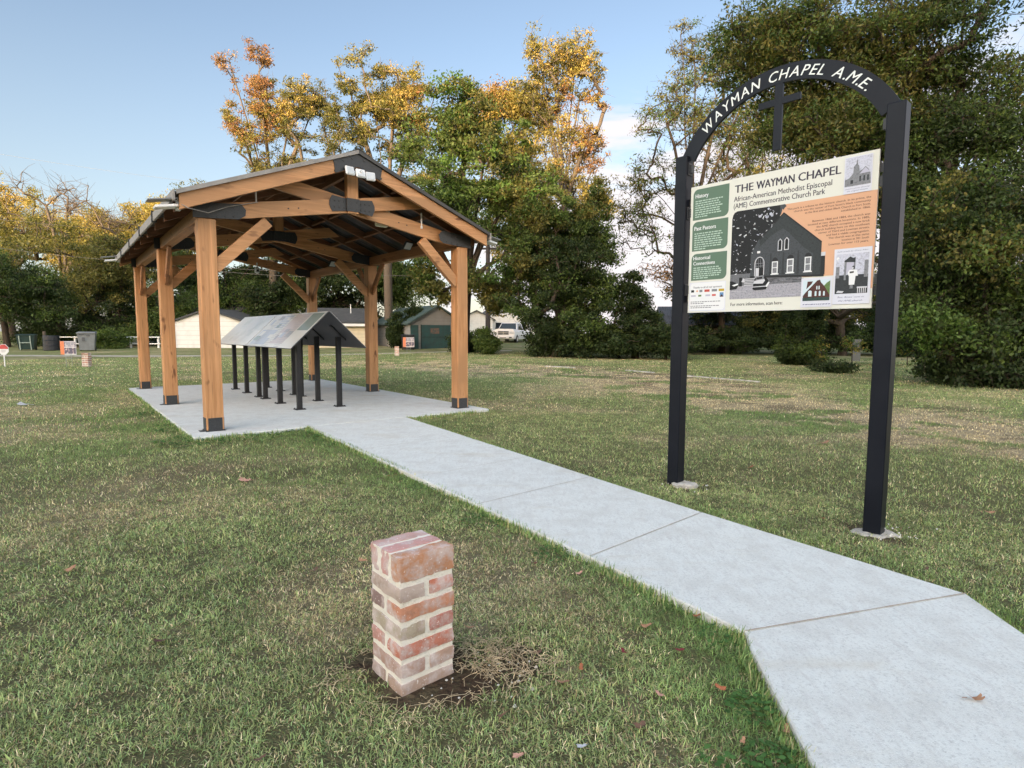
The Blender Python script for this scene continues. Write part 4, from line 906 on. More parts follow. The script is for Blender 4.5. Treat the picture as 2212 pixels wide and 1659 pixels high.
# concrete collars at the foot of the sign posts
for i, (x, y, lab) in enumerate(((1.55, 5.05, 'rough concrete footing at the base of the far sign post'), (2.545, 3.93, 'rough broken concrete footing at the base of the near sign post'))):
    m = MB(); rs = random.Random(i+3); n = 18; rad = (.115, .155)[i]
    vt = [(x+rad*(.75+.45*rs.random())*math.cos(2*math.pi*k/n), y+rad*.75*(.7+.5*rs.random())*math.sin(2*math.pi*k/n)) for k in range(n)]
    zt = [-.030-(.05 if i else .0)+.012*rs.random() for _ in vt]; v = [(a, b, -.15) for a, b in vt]+[(a, b, z-.012) for (a, b), z in zip(vt, zt)]+[(x+(a-x)*.86, y+(b-y)*.86, z) for (a, b), z in zip(vt, zt)]
    v.append((x, y, -.028-(.045 if i else 0)))
    f = [(k, (k+1) % n, n+(k+1) % n, n+k) for k in range(n)]+[(n+k, n+(k+1) % n, 2*n+(k+1) % n, 2*n+k) for k in range(n)]+[(2*n+k, 2*n+(k+1) % n, 3*n) for k in range(n)]
    m.add(v, f); tag(m.build('concrete_footing', mat('rough_concrete', (.50, .47, .43), .95, (20, (.3, .27, .23), .4, .7), bump=(50, 1, .02))), lab, 'footing', 'footings of the sign posts')
#PART3
# =================================================================== TREES
bark = mat('bark', (.055, .043, .034), .95, [(6, (.10, .082, .065), .45, .7, 8, (3, 3, .6))], bump=(18, .9, .03), spec=.1)
bark_pale = mat('bark_pale', (.13, .105, .08), .95, [(6, (.11, .085, .065), .45, .7, 8, (3, 3, .6))], spec=.1)
leafM = leafmat('leaves', .38)
PG = dict(green=1.3, dark=1.15, bright=1.05, olive=1.12)
def tubes_np(segs, sides=5):
    """segs: list of (p0, p1, r0, r1)"""
    if not segs: return np.zeros((0, 3)), np.zeros((0, 4), int)
    A = np.array([s[0] for s in segs]); B = np.array([s[1] for s in segs]); r0 = np.array([s[2] for s in segs]); r1 = np.array([s[3] for s in segs])
    d = B-A; d /= np.linalg.norm(d, axis=1)[:, None]+1e-9; ref = np.where(np.abs(d[:, 2:3]) > .9, np.array([[1., 0, 0]]), np.array([[0, 0, 1.]]))
    u = np.cross(d, ref); u /= np.linalg.norm(u, axis=1)[:, None]+1e-9; w_ = np.cross(d, u); V = []
    for k in range(sides):
        a = 2*math.pi*k/sides; o = u*math.cos(a)+w_*math.sin(a); V += [A+o*r0[:, None], B+o*r1[:, None]]
    V = np.stack(V, 1).reshape(-1, 3); b = (np.arange(len(segs))*2*sides)[:, None]
    F = np.concatenate([b+np.array([[2*k, 2*((k+1) % sides), 2*((k+1) % sides)+1, 2*k+1]]) for k in range(sides)])
    return V, F
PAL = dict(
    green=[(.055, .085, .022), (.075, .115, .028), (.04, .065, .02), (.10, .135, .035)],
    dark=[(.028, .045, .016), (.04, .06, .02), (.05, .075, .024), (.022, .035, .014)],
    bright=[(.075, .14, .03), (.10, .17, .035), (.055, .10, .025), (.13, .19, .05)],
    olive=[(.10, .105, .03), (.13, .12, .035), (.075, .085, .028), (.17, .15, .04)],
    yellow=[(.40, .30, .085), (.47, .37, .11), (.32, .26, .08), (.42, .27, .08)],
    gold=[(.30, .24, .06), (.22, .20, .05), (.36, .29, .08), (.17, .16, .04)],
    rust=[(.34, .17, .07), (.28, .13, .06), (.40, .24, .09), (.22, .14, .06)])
def tree(name, label, base, blobs, n_att, per, lsize, pal, trunk_r=.25, seed=1, blob=.55, group=None, cat='tree', tips=0.0, forkz=.35, lean=(0, 0), bk=None, droop=0.0, twig=.012, bare_frac=0.0, trunk_top=None, parts=True, aspect=.5, rag=.36):
    """blobs: (x, y, z, rx, rz, weight[, palette]) world coordinates of the crown masses"""
    rs = np.random.RandomState(seed); bx, by, bz = base; wts = np.array([b[5] for b in blobs], float); wts /= wts.sum()
    att = []; pa = []
    for i in range(n_att):
        b = blobs[rs.choice(len(blobs), p=wts)]
        for tr_ in range(7):
            d = rs.normal(0, 1, 3); d /= np.linalg.norm(d); r = rs.rand()**.42*(1+.42*rs.rand()**3); q_ = (b[0]+d[0]*r*b[3], b[1]+d[1]*r*b[3]*.9, b[2]+d[2]*r*b[4]); sc_ = rag/max(.5, blob)
            if float(vn(q_[0]*sc_+q_[1]*sc_*.8, q_[2]*sc_*1.25-q_[1]*sc_*.5, 1.0, 2, seed % 17)) > .49: break
        att.append((b[0]+d[0]*r*b[3], b[1]+d[1]*r*b[3]*.9, b[2]+d[2]*r*b[4])); pa.append(b[6] if len(b) > 6 else pal)
    att = np.array(att); zmin = att[:, 2].min(); zmax = att[:, 2].max()
    H = zmax-bz; tz = bz+H*forkz if trunk_top is None else trunk_top
    nodes = []; par = []; K = 7; cen = att.mean(0)
    for k in range(K+1):
        t = k/K; nodes.append((bx+(cen[0]-bx)*t*.35+lean[0]*t+rs.normal(0, .03)*trunk_r*3*(k > 0), by+(cen[1]-by)*t*.35+lean[1]*t, bz+(tz-bz)*t)); par.append(k-1)
    # leader shoots into each blob
    for b in blobs:
        p0 = K; e = np.array([b[0], b[1], b[2]+b[4]*.5])
        for k in range(1, 5):
            t = k/4; s = np.array(nodes[K]); q = s+(e-s)*t+np.array([0, 0, 1])*math.sin(t*3.14)*.06*np.linalg.norm(e-s)+rs.normal(0, .10, 3)*trunk_r; nodes.append(tuple(q)); par.append(p0); p0 = len(nodes)-1
    order = np.argsort(np.linalg.norm(att-np.array(nodes[K]), axis=1)); leafn = []; arr = np.zeros((len(nodes)+n_att*3+10, 3)); cnt = len(nodes); arr[:cnt] = nodes
    for i in order:
        a = att[i]; d = arr[K-1:cnt]-a; dist = np.linalg.norm(d, axis=1)+np.maximum(0, d[:, 2])*1.3; j = int(np.argmin(dist))+K-1
        p = arr[j]; L_ = np.linalg.norm(a-p); last = j
        for t in (.36, .72, 1.0):
            q = p+(a-p)*t+np.array([0, 0, math.sin(t*3.14)*.09*L_-droop*t*t*L_*.2])+(rs.normal(0, .045*L_, 3) if t < 1 else 0)
            arr[cnt] = q; par.append(last); last = cnt; cnt += 1
        leafn.append((last, i))
    N_ = cnt; w_ = np.zeros(N_)
    for (l, i) in leafn: w_[l] += 1
    for k in range(N_-1, -1, -1):
        if par[k] >= 0: w_[par[k]] += w_[k]
    w_ = np.maximum(w_, .4); rad = twig*w_**.5; sc = trunk_r/max(rad[0], 1e-6); rad = twig+(rad-rad.min())*(trunk_r-twig)/max(rad[0]-rad.min(), 1e-6)
    segs = []
    for k in range(1, N_):
        if par[k] < 0: continue
        r0 = rad[par[k]] if par[k] < K or rad[par[k]] < rad[k]*1.5 else rad[k]*1.3; segs.append((arr[par[k]], arr[k], r0, rad[k]))
    segs[0] = (arr[0]-np.array([0, 0, .3]), arr[1], trunk_r*1.35, rad[1])
    # fine twigs at ends
    for (l, i) in leafn:
        for q in range(int(tips)):
            d = rs.normal(0, 1, 3); d[2] = d[2]*.7+.25-droop; d /= np.linalg.norm(d); ln = blob*(.7+.9*rs.rand()); p = arr[l]; m_ = p+d*ln*.5; e = m_+(d+rs.normal(0, .35, 3))*ln*.5
            segs.append((p, m_, twig*.8, twig*.55)); segs.append((m_, e, twig*.55, twig*.25))
    root = thing(name, label, cat, (bx, by, bz), 0, group); off = np.array([bx, by, bz])
    V, F = tubes_np(segs, 5); npmesh('trunk', V-off, F, bk or bark, root, smooth=True)
    if per > 0:
        ctr = []; col = []
        for (l, i) in leafn:
            if rs.rand() < bare_frac: continue
            n = int(per*(.5+rs.rand())); d = rs.normal(0, 1, (n, 3)); d /= np.linalg.norm(d, axis=1)[:, None]; r = blob*rs.rand(n)**.6*(.7+.6*rs.rand())
            c = arr[l]+d*r[:, None]*np.array([1.05, 1.05, .62]); c[:, 2] -= droop*np.hypot(c[:, 0]-arr[l][0], c[:, 1]-arr[l][1])*.5; pr = pa[i]
            if isinstance(pr, (list, tuple)): pr = pr[int(rs.rand()*len(pr))]
            P_ = np.array(PAL[pr]); base_c = P_[rs.randint(0, 4)]; cc = base_c*.5+P_[rs.randint(0, 4, n)]*.5; cc = cc*(.65+.7*rs.rand(n))[:, None]; ctr.append(c); col.append(cc*PG.get(pr, 1.0))
        C = np.concatenate(ctr); cc = np.concatenate(col); n = len(C); dr = rs.normal(0, 1, (n, 3)); dr[:, 2] -= .35+droop; dr /= np.linalg.norm(dr, axis=1)[:, None]
        nn = rs.normal(0, 1, (n, 3)); nn[:, 2] += .6; sd = np.cross(dr, nn); sd /= np.linalg.norm(sd, axis=1)[:, None]+1e-9; ls = (lsize*(.6+.8*rs.rand(n)))[:, None]; up = np.cross(sd, dr)
        V = np.stack([C-dr*ls*.5, C+sd*ls*aspect*.5-dr*ls*.05+up*ls*.06, C+dr*ls*.5, C-sd*ls*aspect*.5-dr*ls*.05+up*ls*.06], 1).reshape(-1, 3); F = (np.arange(n)*4)[:, None]+np.array([[0, 1, 2, 3]])
        npmesh('crown', V-off, F, leafM, root, tint=np.repeat(cc, 4, 0))
    return root
def B(u, v, Y, ru, rv, wt=1, pal=None):
    """crown mass seen at u,v (plan depth Y) with half sizes ru, rv in the same units"""
    p = P(u, v, Y); s = Y/F2212; return (p.x, p.y, p.z, ru*s, rv*s, wt)+((pal,) if pal else ())
def gb(u, Y): p = P(u, 760, Y); return (p.x, p.y, float(gz(p.x, p.y)))
GT = 'tall trees behind the park'
# far background belt, lit gold, left
tree('golden_tree', 'golden sunlit tree behind the far left of the lawn', gb(30, 62), [B(20, 500, 62, 120, 100, 1.5), B(-90, 480, 62, 90, 90), B(60, 600, 62, 110, 90)], 260, 170, .19, 'gold', .4, 21, 1.1, GT, twig=.03)
tree('golden_tree', 'broad golden sunlit tree left of the pavilion roof', gb(300, 60), [B(300, 490, 60, 90, 80, 2), B(380, 480, 60, 60, 70), B(240, 570, 60, 80, 70), B(330, 590, 60, 110, 90)], 320, 180, .19, ('yellow', 'gold'), .4, 22, 1.1, GT, twig=.03)
tree('golden_tree', 'small grey green treetop peeking over the left roof slope', gb(440, 58), [B(435, 450, 58, 50, 55, 1, 'olive'), B(470, 520, 58, 60, 80, 1, 'olive')], 90, 110, .19, 'olive', .3, 23, 1.0, GT, twig=.03)
tree('bare_tree', 'leafless pale tree rising behind the golden trees at the far left', gb(130, 56), [B(90, 430, 56, 60, 55), B(150, 470, 56, 90, 80), B(220, 470, 56, 60, 70)], 95, 0, .1, 'gold', .3, 24, 1.3, GT, tips=5, twig=.022, bk=bark_pale)
tree('golden_tree', 'olive gold tree between the bare tree and the left frame edge', gb(130, 52), [B(130, 570, 52, 120, 90, 1, 'olive'), B(200, 560, 52, 80, 80, 1, 'gold'), B(30, 640, 52, 120, 70, 1, 'green'), B(240, 650, 52, 90, 60, 1, 'olive')], 260, 150, .18, 'olive', .35, 25, 1.0, GT, twig=.025)
# drooping dark evergreens at the left
GE = 'dark drooping evergreens along the alley'
tree('evergreen_tree', 'dark evergreen at the far left with a bare trunk behind the green bin', gb(17, 40), [B(0, 620, 40, 110, 60, 1, 'dark'), B(70, 640, 40, 80, 45, 1, 'dark'), B(-60, 560, 40, 80, 60, .8, 'olive')], 170, 130, .16, 'dark', .2, 31, .75, GE, droop=.5, forkz=.4, tips=2)
tree('evergreen_tree', 'wide dark evergreen with drooping boughs behind the black barrel', gb(130, 41.5), [B(120, 610, 41.5, 120, 90, 2, 'green'), B(170, 660, 41.5, 110, 60, 1.3, 'dark'), B(60, 690, 41.5, 60, 35, .7, 'dark'), B(210, 560, 41, 70, 60, .9, 'olive'), B(100, 720, 41.5, 70, 22, .6, 'dark')], 330, 150, .16, 'dark', .25, 32, .75, GE, droop=.6, forkz=.3, tips=2)
tree('evergreen_tree', 'brownish evergreen just left of the pavilion posts', gb(250, 42), [B(270, 610, 42, 90, 80, 2, 'olive'), B(300, 670, 42, 80, 55, 1, 'green'), B(230, 690, 42, 60, 45, 1, 'dark'), B(340, 620, 42, 70, 90, 1, 'green')], 300, 150, .16, 'green', .22, 33, .75, GE, droop=.6, forkz=.3, tips=3)
tree('evergreen_tree', 'dark green tree behind the pavilion above the white shed', gb(480, 47), [B(430, 610, 47, 90, 70, 1, 'dark'), B(520, 620, 47, 90, 60, 1.2, 'green'), B(600, 630, 47, 80, 60, 1.2, 'dark'), B(470, 540, 47, 110, 60, 1, 'olive'), B(590, 560, 47, 90, 70, 1, 'green'), B(560, 680, 47, 80, 25, .7, 'dark')], 430, 160, .20, 'green', .3, 34, .9, GE, droop=.3, tips=2, twig=.02)
tree('evergreen_tree', 'deep green tree seen through the pavilion above the cream garage', gb(700, 48), [B(700, 620, 48, 90, 45, 1.2, 'dark'), B(660, 660, 48, 70, 30, .8, 'green'), B(880, 620, 48, 60, 60, .8, 'green'), B(800, 650, 48, 60, 40, .8, 'dark'), B(770, 600, 48, 80, 60, 1.2, 'dark'), B(840, 600, 48, 70, 60, 1, 'green'), B(720, 560, 48, 90, 60, 1, 'green')], 400, 160, .20, 'dark', .3, 35, .9, GE, twig=.02)
# tall autumn trees
tree('autumn_tree', 'tall thin autumn tree with rusty leaves and bare tips above the left roof slope', gb(590, 46), [B(530, 250, 46, 45, 45, .6, ('rust', 'gold')), B(560, 180, 46, 32, 50, .40, 'rust'), B(555, 125, 46, 22, 35, .16, 'rust'), B(495, 165, 46, 20, 55, .14, 'rust'), B(640, 235, 46, 55, 60, 1.3, ('yellow', 'gold', 'olive')), B(570, 290, 46, 55, 55, .9, ('gold', 'rust')), B(660, 300, 46, 50, 60, .9, 'olive'), B(600, 350, 46, 70, 40, .9, 'olive'), B(690, 240, 46, 30, 50, .4, 'olive')], 560, 62, .16, 'gold', .32, 41, .52, GT, tips=3, twig=.02, forkz=.42, bare_frac=.04, bk=bark_pale)
tree('autumn_tree', 'round topped golden olive tree above the pavilion peak', gb(840, 44), [B(800, 190, 44, 65, 60, 1.3, ('gold', 'olive')), B(860, 200, 44, 60, 65, 1.3, ('yellow', 'gold')), B(760, 250, 44, 50, 60, .9, 'olive'), B(850, 290, 44, 80, 60, 1.3, ('olive', 'gold')), B(790, 340, 44, 80, 50, .8, 'olive'), B(915, 230, 44, 32, 50, .5, ('gold', 'rust')), B(880, 360, 44, 70, 60, .9, 'green')], 680, 66, .16, 'gold', .34, 42, .52, GT, tips=2, twig=.02, forkz=.45, bk=bark_pale)
tree('autumn_tree', 'tallest yellow tree with an open airy crown right of the pavilion', gb(1215, 39), [B(1190, 150, 39, 65, 55, 1.2, ('gold', 'yellow', 'olive')), B(1245, 140, 39, 55, 60, 1.2, ('gold', 'yellow')), B(1155, 110, 39, 22, 40, .2, 'gold'), B(1160, 225, 39, 45, 45, .6, ('gold', 'olive')), B(1250, 250, 39, 55, 60, .7, ('yellow', 'rust')), B(1210, 330, 39, 75, 60, .9, ('gold', 'yellow')), B(1270, 330, 39, 40, 50, .4, 'rust'), B(1200, 420, 39, 80, 50, 1.1, ('gold', 'olive')), B(1270, 450, 39, 50, 45, .7, ('yellow', 'gold'))], 660, 46, .155, 'gold', .30, 43, .46, GT, tips=3, twig=.016, forkz=.45, bare_frac=.04, bk=bark_pale)
tree('leafy_tree', 'broad green tree just behind the right roof slope', gb(1000, 35), [B(990, 240, 33, 60, 55, 1, ('green', 'olive', 'bright')), B(940, 320, 33, 70, 60, 1, 'green'), B(1060, 300, 33, 90, 70, 1.5, ('olive', 'green')), B(1000, 400, 33, 100, 60, 1.5, ('green', 'bright')), B(1110, 400, 33, 90, 70, 1.5, ('bright', 'olive', 'green')), B(1080, 490, 33, 90, 50, 1.3, 'green'), B(950, 480, 33, 90, 60, 1, 'dark'), B(1100, 580, 33, 90, 45, 1.1, ('bright', 'green')), B(1040, 620, 33, 60, 35, .7, 'olive'), B(930, 590, 33, 50, 45, .7, ('green', 'olive')), B(1090, 660, 33, 50, 30, .5, ('green', 'olive')), B(960, 640, 33, 40, 20, .3, 'olive')], 640, 85, .19, 'green', .32, 44, .62, GT, tips=2, twig=.014, forkz=.30, rag=.62)
tree('autumn_tree', 'orange topped tree between the broad green tree and the tall yellow tree', gb(1165, 42), [B(1070, 240, 42, 60, 45, 1, ('yellow', 'rust', 'gold')), B(1130, 250, 42, 60, 45, 1, ('gold', 'yellow')), B(1100, 340, 42, 80, 70, 1.2, ('gold', 'olive')), B(1140, 460, 42, 80, 60, 1, ('gold', 'olive'))], 330, 110, .17, 'gold', .3, 45, .8, GT, twig=.02, forkz=.4)
tree('vine_tree', 'dense dark green vine covered tree right of the pavilion', gb(1200, 32), [B(1190, 480, 32, 75, 50, 1.2, ('green', 'olive')), B(1220, 560, 32, 95, 60, 2, 'dark'), B(1270, 520, 32, 50, 50, .9, 'green'), B(1190, 650, 32, 85, 60, 1.8, ('dark', 'green')), B(1270, 650, 32, 80, 60, 1.6, ('green', 'dark')), B(1180, 720, 32, 70, 32, 1, 'dark'), B(1280, 720, 32, 90, 30, 1.2, 'green'), B(1215, 752, 32, 80, 14, .7, 'dark'), B(1285, 440, 32, 40, 45, .6, ('olive', 'green')), B(1300, 590, 32, 35, 60, .7, 'green'), B(1150, 560, 32, 50, 70, .9, ('green', 'olive'))], 820, 130, .15, 'dark', .35, 46, .55, GT, tips=2, forkz=.16, rag=.7)
tree('conifer_tree', 'dark cone shaped tree between the vine covered tree and the far sign post', gb(1372, 31), [B(1367, 615, 31, 18, 25, .5, 'dark'), B(1368, 660, 31, 32, 28, 1, 'dark'), B(1378, 710, 31, 55, 38, 2, 'dark'), B(1380, 748, 31, 62, 16, 1, 'dark')], 260, 130, .12, 'dark', .2, 47, .38, forkz=.5, rag=.9)
GS = 'shrubs along the back edge of the lawn'
for (u, v, Y, ru, rv, pl, lab, sd_) in ((1000, 738, 36, 26, 20, 'dark', 'dark rounded shrub in front of the grey garage', 51), (1042, 738, 34, 28, 22, 'green', 'leafy shrub beside the right front pavilion post and the pickup truck', 52), (895, 700, 41, 18, 45, 'dark', 'tall dark shrub between the two garages', 53), (1340, 735, 31, 70, 24, 'dark', 'low dark thicket below the cone shaped tree', 54), (1440, 735, 30, 60, 26, 'dark', 'low dark thicket behind the far sign post', 55), (240, 735, 39, 36, 22, 'green', 'dark green shrub to the right of the grey wheeled bin', 56), (860, 712, 40.5, 16, 38, 'dark', 'tall shrub at the left wall of the grey garage', 57)):
    tree('shrub', lab, gb(u, Y), [B(u, v, Y, ru, rv, 1, pl), B(u, v+12, Y, ru, rv*.6, 1, pl)], 90, 110, .14, pl, .08, sd_, .42, GS, 'shrub', forkz=.15)
# right side: sparse leafy branches of a near tree, then the big dark oak mass
tree('leafy_tree', 'tree with sparse slender leafy branches behind the far sign post', gb(1458, 33), [B(1440, 340, 33, 75, 140, .9, ('olive', 'green')), B(1500, 170, 33, 70, 110, .7, ('olive', 'green')), B(1470, 100, 33, 40, 45, .2, 'olive'), B(1560, 300, 33, 90, 170, 1.4, ('green', 'olive')), B(1640, 250, 33, 100, 210, 1.8, ('olive', 'green', 'gold')), B(1410, 500, 33, 75, 70, .45, ('olive', 'green')), B(1370, 420, 33, 40, 80, .25, 'olive'), B(1540, 500, 33, 80, 90, 1.0, ('olive', 'gold', 'green')), B(1640, 520, 33, 80, 80, 1.0, ('olive', 'dark')), B(1450, 600, 33, 60, 35, .2, 'rust')], 1700, 20, .175, 'olive', .30, 61, .46, None, tips=3, twig=.010, forkz=.34, bare_frac=.14, aspect=.34, rag=.30)
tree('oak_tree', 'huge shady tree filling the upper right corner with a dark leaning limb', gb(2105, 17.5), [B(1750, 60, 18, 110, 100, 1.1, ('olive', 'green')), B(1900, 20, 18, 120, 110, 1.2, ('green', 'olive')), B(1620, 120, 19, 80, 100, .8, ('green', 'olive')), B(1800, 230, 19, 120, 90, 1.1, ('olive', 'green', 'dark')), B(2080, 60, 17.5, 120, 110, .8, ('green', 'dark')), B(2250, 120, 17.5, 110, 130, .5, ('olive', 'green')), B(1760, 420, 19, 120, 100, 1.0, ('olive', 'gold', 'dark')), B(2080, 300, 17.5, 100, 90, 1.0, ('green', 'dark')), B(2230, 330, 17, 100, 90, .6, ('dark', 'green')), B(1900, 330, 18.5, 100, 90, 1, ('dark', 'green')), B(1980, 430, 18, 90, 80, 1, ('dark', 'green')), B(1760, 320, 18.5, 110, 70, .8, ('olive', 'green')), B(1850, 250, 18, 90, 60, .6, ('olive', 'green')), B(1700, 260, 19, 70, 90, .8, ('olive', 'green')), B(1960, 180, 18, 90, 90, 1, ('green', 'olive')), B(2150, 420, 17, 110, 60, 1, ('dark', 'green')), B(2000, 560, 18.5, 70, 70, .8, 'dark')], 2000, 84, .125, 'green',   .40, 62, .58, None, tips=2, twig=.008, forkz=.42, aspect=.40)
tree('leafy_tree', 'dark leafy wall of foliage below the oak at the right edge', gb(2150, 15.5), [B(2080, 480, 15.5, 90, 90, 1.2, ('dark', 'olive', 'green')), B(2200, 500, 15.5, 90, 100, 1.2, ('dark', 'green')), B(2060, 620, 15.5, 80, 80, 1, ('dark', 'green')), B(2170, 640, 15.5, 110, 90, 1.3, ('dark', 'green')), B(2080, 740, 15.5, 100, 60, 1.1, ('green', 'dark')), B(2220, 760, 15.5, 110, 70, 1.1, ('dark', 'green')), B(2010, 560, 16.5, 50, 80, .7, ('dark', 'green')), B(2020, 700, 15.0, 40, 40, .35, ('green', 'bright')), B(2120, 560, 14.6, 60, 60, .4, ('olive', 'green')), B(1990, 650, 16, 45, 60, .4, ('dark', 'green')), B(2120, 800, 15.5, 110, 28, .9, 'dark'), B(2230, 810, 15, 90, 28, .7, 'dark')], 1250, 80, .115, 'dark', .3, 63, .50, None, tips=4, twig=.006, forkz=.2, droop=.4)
tree('leafy_tree', 'dark thicket tree behind the printed board, left of its roofs', gb(1560, 36), [B(1540, 660, 36, 60, 40, 1, 'dark'), B(1620, 560, 36, 90, 60, 1, ('olive', 'dark')), B(1500, 620, 36, 50, 40, .6, 'olive')], 200, 100, .15, 'dark', .2, 64, .5, None, tips=2)
tree('leafy_tree', 'olive tree lit from behind under the right half of the printed board', gb(1820, 34), [B(1760, 640, 34, 90, 55, 1, ('olive', 'gold', 'dark')), B(1880, 620, 34, 90, 70, 1, ('olive', 'dark')), B(1680, 620, 34, 80, 60, 1, ('olive', 'dark')), B(1950, 700, 25, 60, 60, .8, 'dark')], 340, 90, .14, 'olive', .25, 65, .5, None, tips=1)
tree('vine_tree', 'small dark bushy tree with a skirt of leaves under the printed board', gb(1722, 25.5), [B(1735, 690, 25.5, 42, 38, 1.3, 'dark'), B(1728, 745, 25.5, 38, 28, 1.2, ('dark', 'green')), B(1725, 772, 25.5, 50, 14, .8, 'dark'), B(1700, 650, 25.5, 50, 25, .5, 'dark')], 260, 130, .11, 'dark', .18, 66, .34, None, forkz=.3)
tree('hedge', 'long dark overgrown hedge across the back behind the gateway sign', gb(1860, 35), [B(1600, 735, 35, 60, 26, .8, 'dark'), B(1700, 725, 35, 60, 30, .8, 'dark'), B(1800, 735, 35, 70, 26, .9, 'dark'), B(1900, 735, 34, 70, 28, .9, ('dark', 'green')), B(1990, 740, 33, 60, 30, .8, 'dark'), B(1500, 735, 35, 60, 24, .8, 'dark'), B(1660, 690, 35, 60, 26, .8, ('dark', 'olive')), B(1760, 700, 35, 70, 25, .8, ('dark', 'olive')), B(1930, 690, 34, 50, 30, .7, 'dark')], 620, 110, .14, 'dark', .12, 67, .45, None, 'hedge', forkz=.15)
tree('thicket', 'tall dark thicket closing the view behind the printed board', gb(1750, 46), [B(1540, 690, 46, 60, 50, .8, 'dark'), B(1620, 660, 46, 60, 60, 1, ('dark', 'olive')), B(1720, 650, 46, 80, 70, 1.2, 'dark'), B(1820, 650, 46, 80, 70, 1.2, ('dark', 'olive')), B(1930, 660, 44, 80, 80, 1.2, 'dark'), B(2020, 700, 40, 70, 60, 1, 'dark'), B(1580, 730, 46, 90, 25, 1, 'dark'), B(1780, 735, 46, 120, 22, 1, 'dark')], 520, 110, .24, 'dark', .2, 68, .9, None, 'thicket', forkz=.2, twig=.02)
tree('golden_tree', 'distant golden tree low between the tall autumn trees', gb(980, 60), [B(960, 420, 60, 90, 60, 1, 'gold'), B(1080, 480, 60, 90, 80, 1, ('gold', 'olive')), B(1200, 540, 60, 80, 80, 1, 'olive')], 280, 140, .2, 'gold', .3, 26, 1.0, GT, twig=.03)
tree('golden_tree', 'distant yellow tree rising behind the bare treetops at the far left', gb(-30, 70), [B(30, 470, 70, 80, 55, 1, 'yellow'), B(-60, 440, 70, 90, 60, 1, ('gold', 'yellow')), B(110, 520, 70, 90, 50, 1, 'gold'), B(230, 500, 70, 60, 60, .7, 'yellow')], 320, 160, .21, 'gold', .4, 27, 1.1, GT, twig=.03)
# saplings with yellow-green leaves
for (u, Y, lab, sd_, w_) in ((1775, 21, 'young yellow green sapling left of the near sign post', 71, 16), (1840, 20.5, 'young yellow green sapling touching the near sign post', 72, 24), (1960, 18.5, 'yellow green sapling right of the near sign post', 73, 22), (1800, 19.5, 'low dark shrub at the foot of the saplings', 74, 45)):
    b_ = G(u, 790 if sd_ != 74 else 805); Y = b_[1]; hh = 752 if sd_ != 74 else 795
    tree('sapling' if sd_ != 74 else 'shrub', lab, (P(u, 790, Y).x, Y, -.05), [B(u, hh, Y, w_, 22 if sd_ != 74 else 10, 1, ('bright', 'gold') if sd_ != 74 else 'dark')], 26 if sd_ != 74 else 60, 26 if sd_ != 74 else 60, .085, 'bright', .02, sd_, .22, 'saplings by the sign' if sd_ != 74 else None, 'sapling' if sd_ != 74 else 'shrub', tips=1, twig=.006, forkz=.2)
# =================================================================== BUILDINGS
roofs = mat('shingle_dark', (.045, .048, .05), .9, (2.5, (.07, .07, .07), .4, .7)); roofg = mat('shingle_green', (.035, .065, .06), .9, (2, (.06, .085, .08), .4, .7))
def siding(name, c1, c2, step):
    if name in MATS: return MATS[name]
    m = bpy.data.materials.new(name); m.use_nodes = True; t = m.node_tree; b = t.nodes['Principled BSDF']; b.inputs['Roughness'].default_value = .75
    c = N(t, 'ShaderNodeTexCoord'); s = N(t, 'ShaderNodeSeparateXYZ'); L(t, c.outputs['Object'], s.inputs[0]); q = N(t, 'ShaderNodeMath', operation='DIVIDE', inp={1: step}); L(t, s.outputs['Z'], q.inputs[0])
    fr = N(t, 'ShaderNodeMath', operation='FRACT'); L(t, q.outputs[0], fr.inputs[0]); r = N(t, 'ShaderNodeMapRange', inp={'From Min': .0, 'From Max': .10}); L(t, fr.outputs[0], r.inputs['Value'])
    n = N(t, 'ShaderNodeTexNoise', inp={'Scale': 2.5, 'Detail': 6.0}); L(t, c.outputs['Object'], n.inputs['Vector']); nr = N(t, 'ShaderNodeMapRange', inp={'From Min': .45, 'From Max': .75, 'To Max': .5}); L(t, n.outputs['Fac'], nr.inputs['Value'])
    mx = N(t, 'ShaderNodeMix', data_type='RGBA'); mx.inputs['A'].default_value = (*c2, 1); mx.inputs['B'].default_value = (*c1, 1); L(t, r.outputs[0], mx.inputs['Factor'])
    m2 = N(t, 'ShaderNodeMix', data_type='RGBA'); m2.inputs['B'].default_value = (*[x*.7 for x in c1], 1); L(t, mx.outputs['Result'], m2.inputs['A']); L(t, nr.outputs[0], m2.inputs['Factor']); L(t, m2.outputs['Result'], b.inputs['Base Color'])
    MATS[name] = m; return m
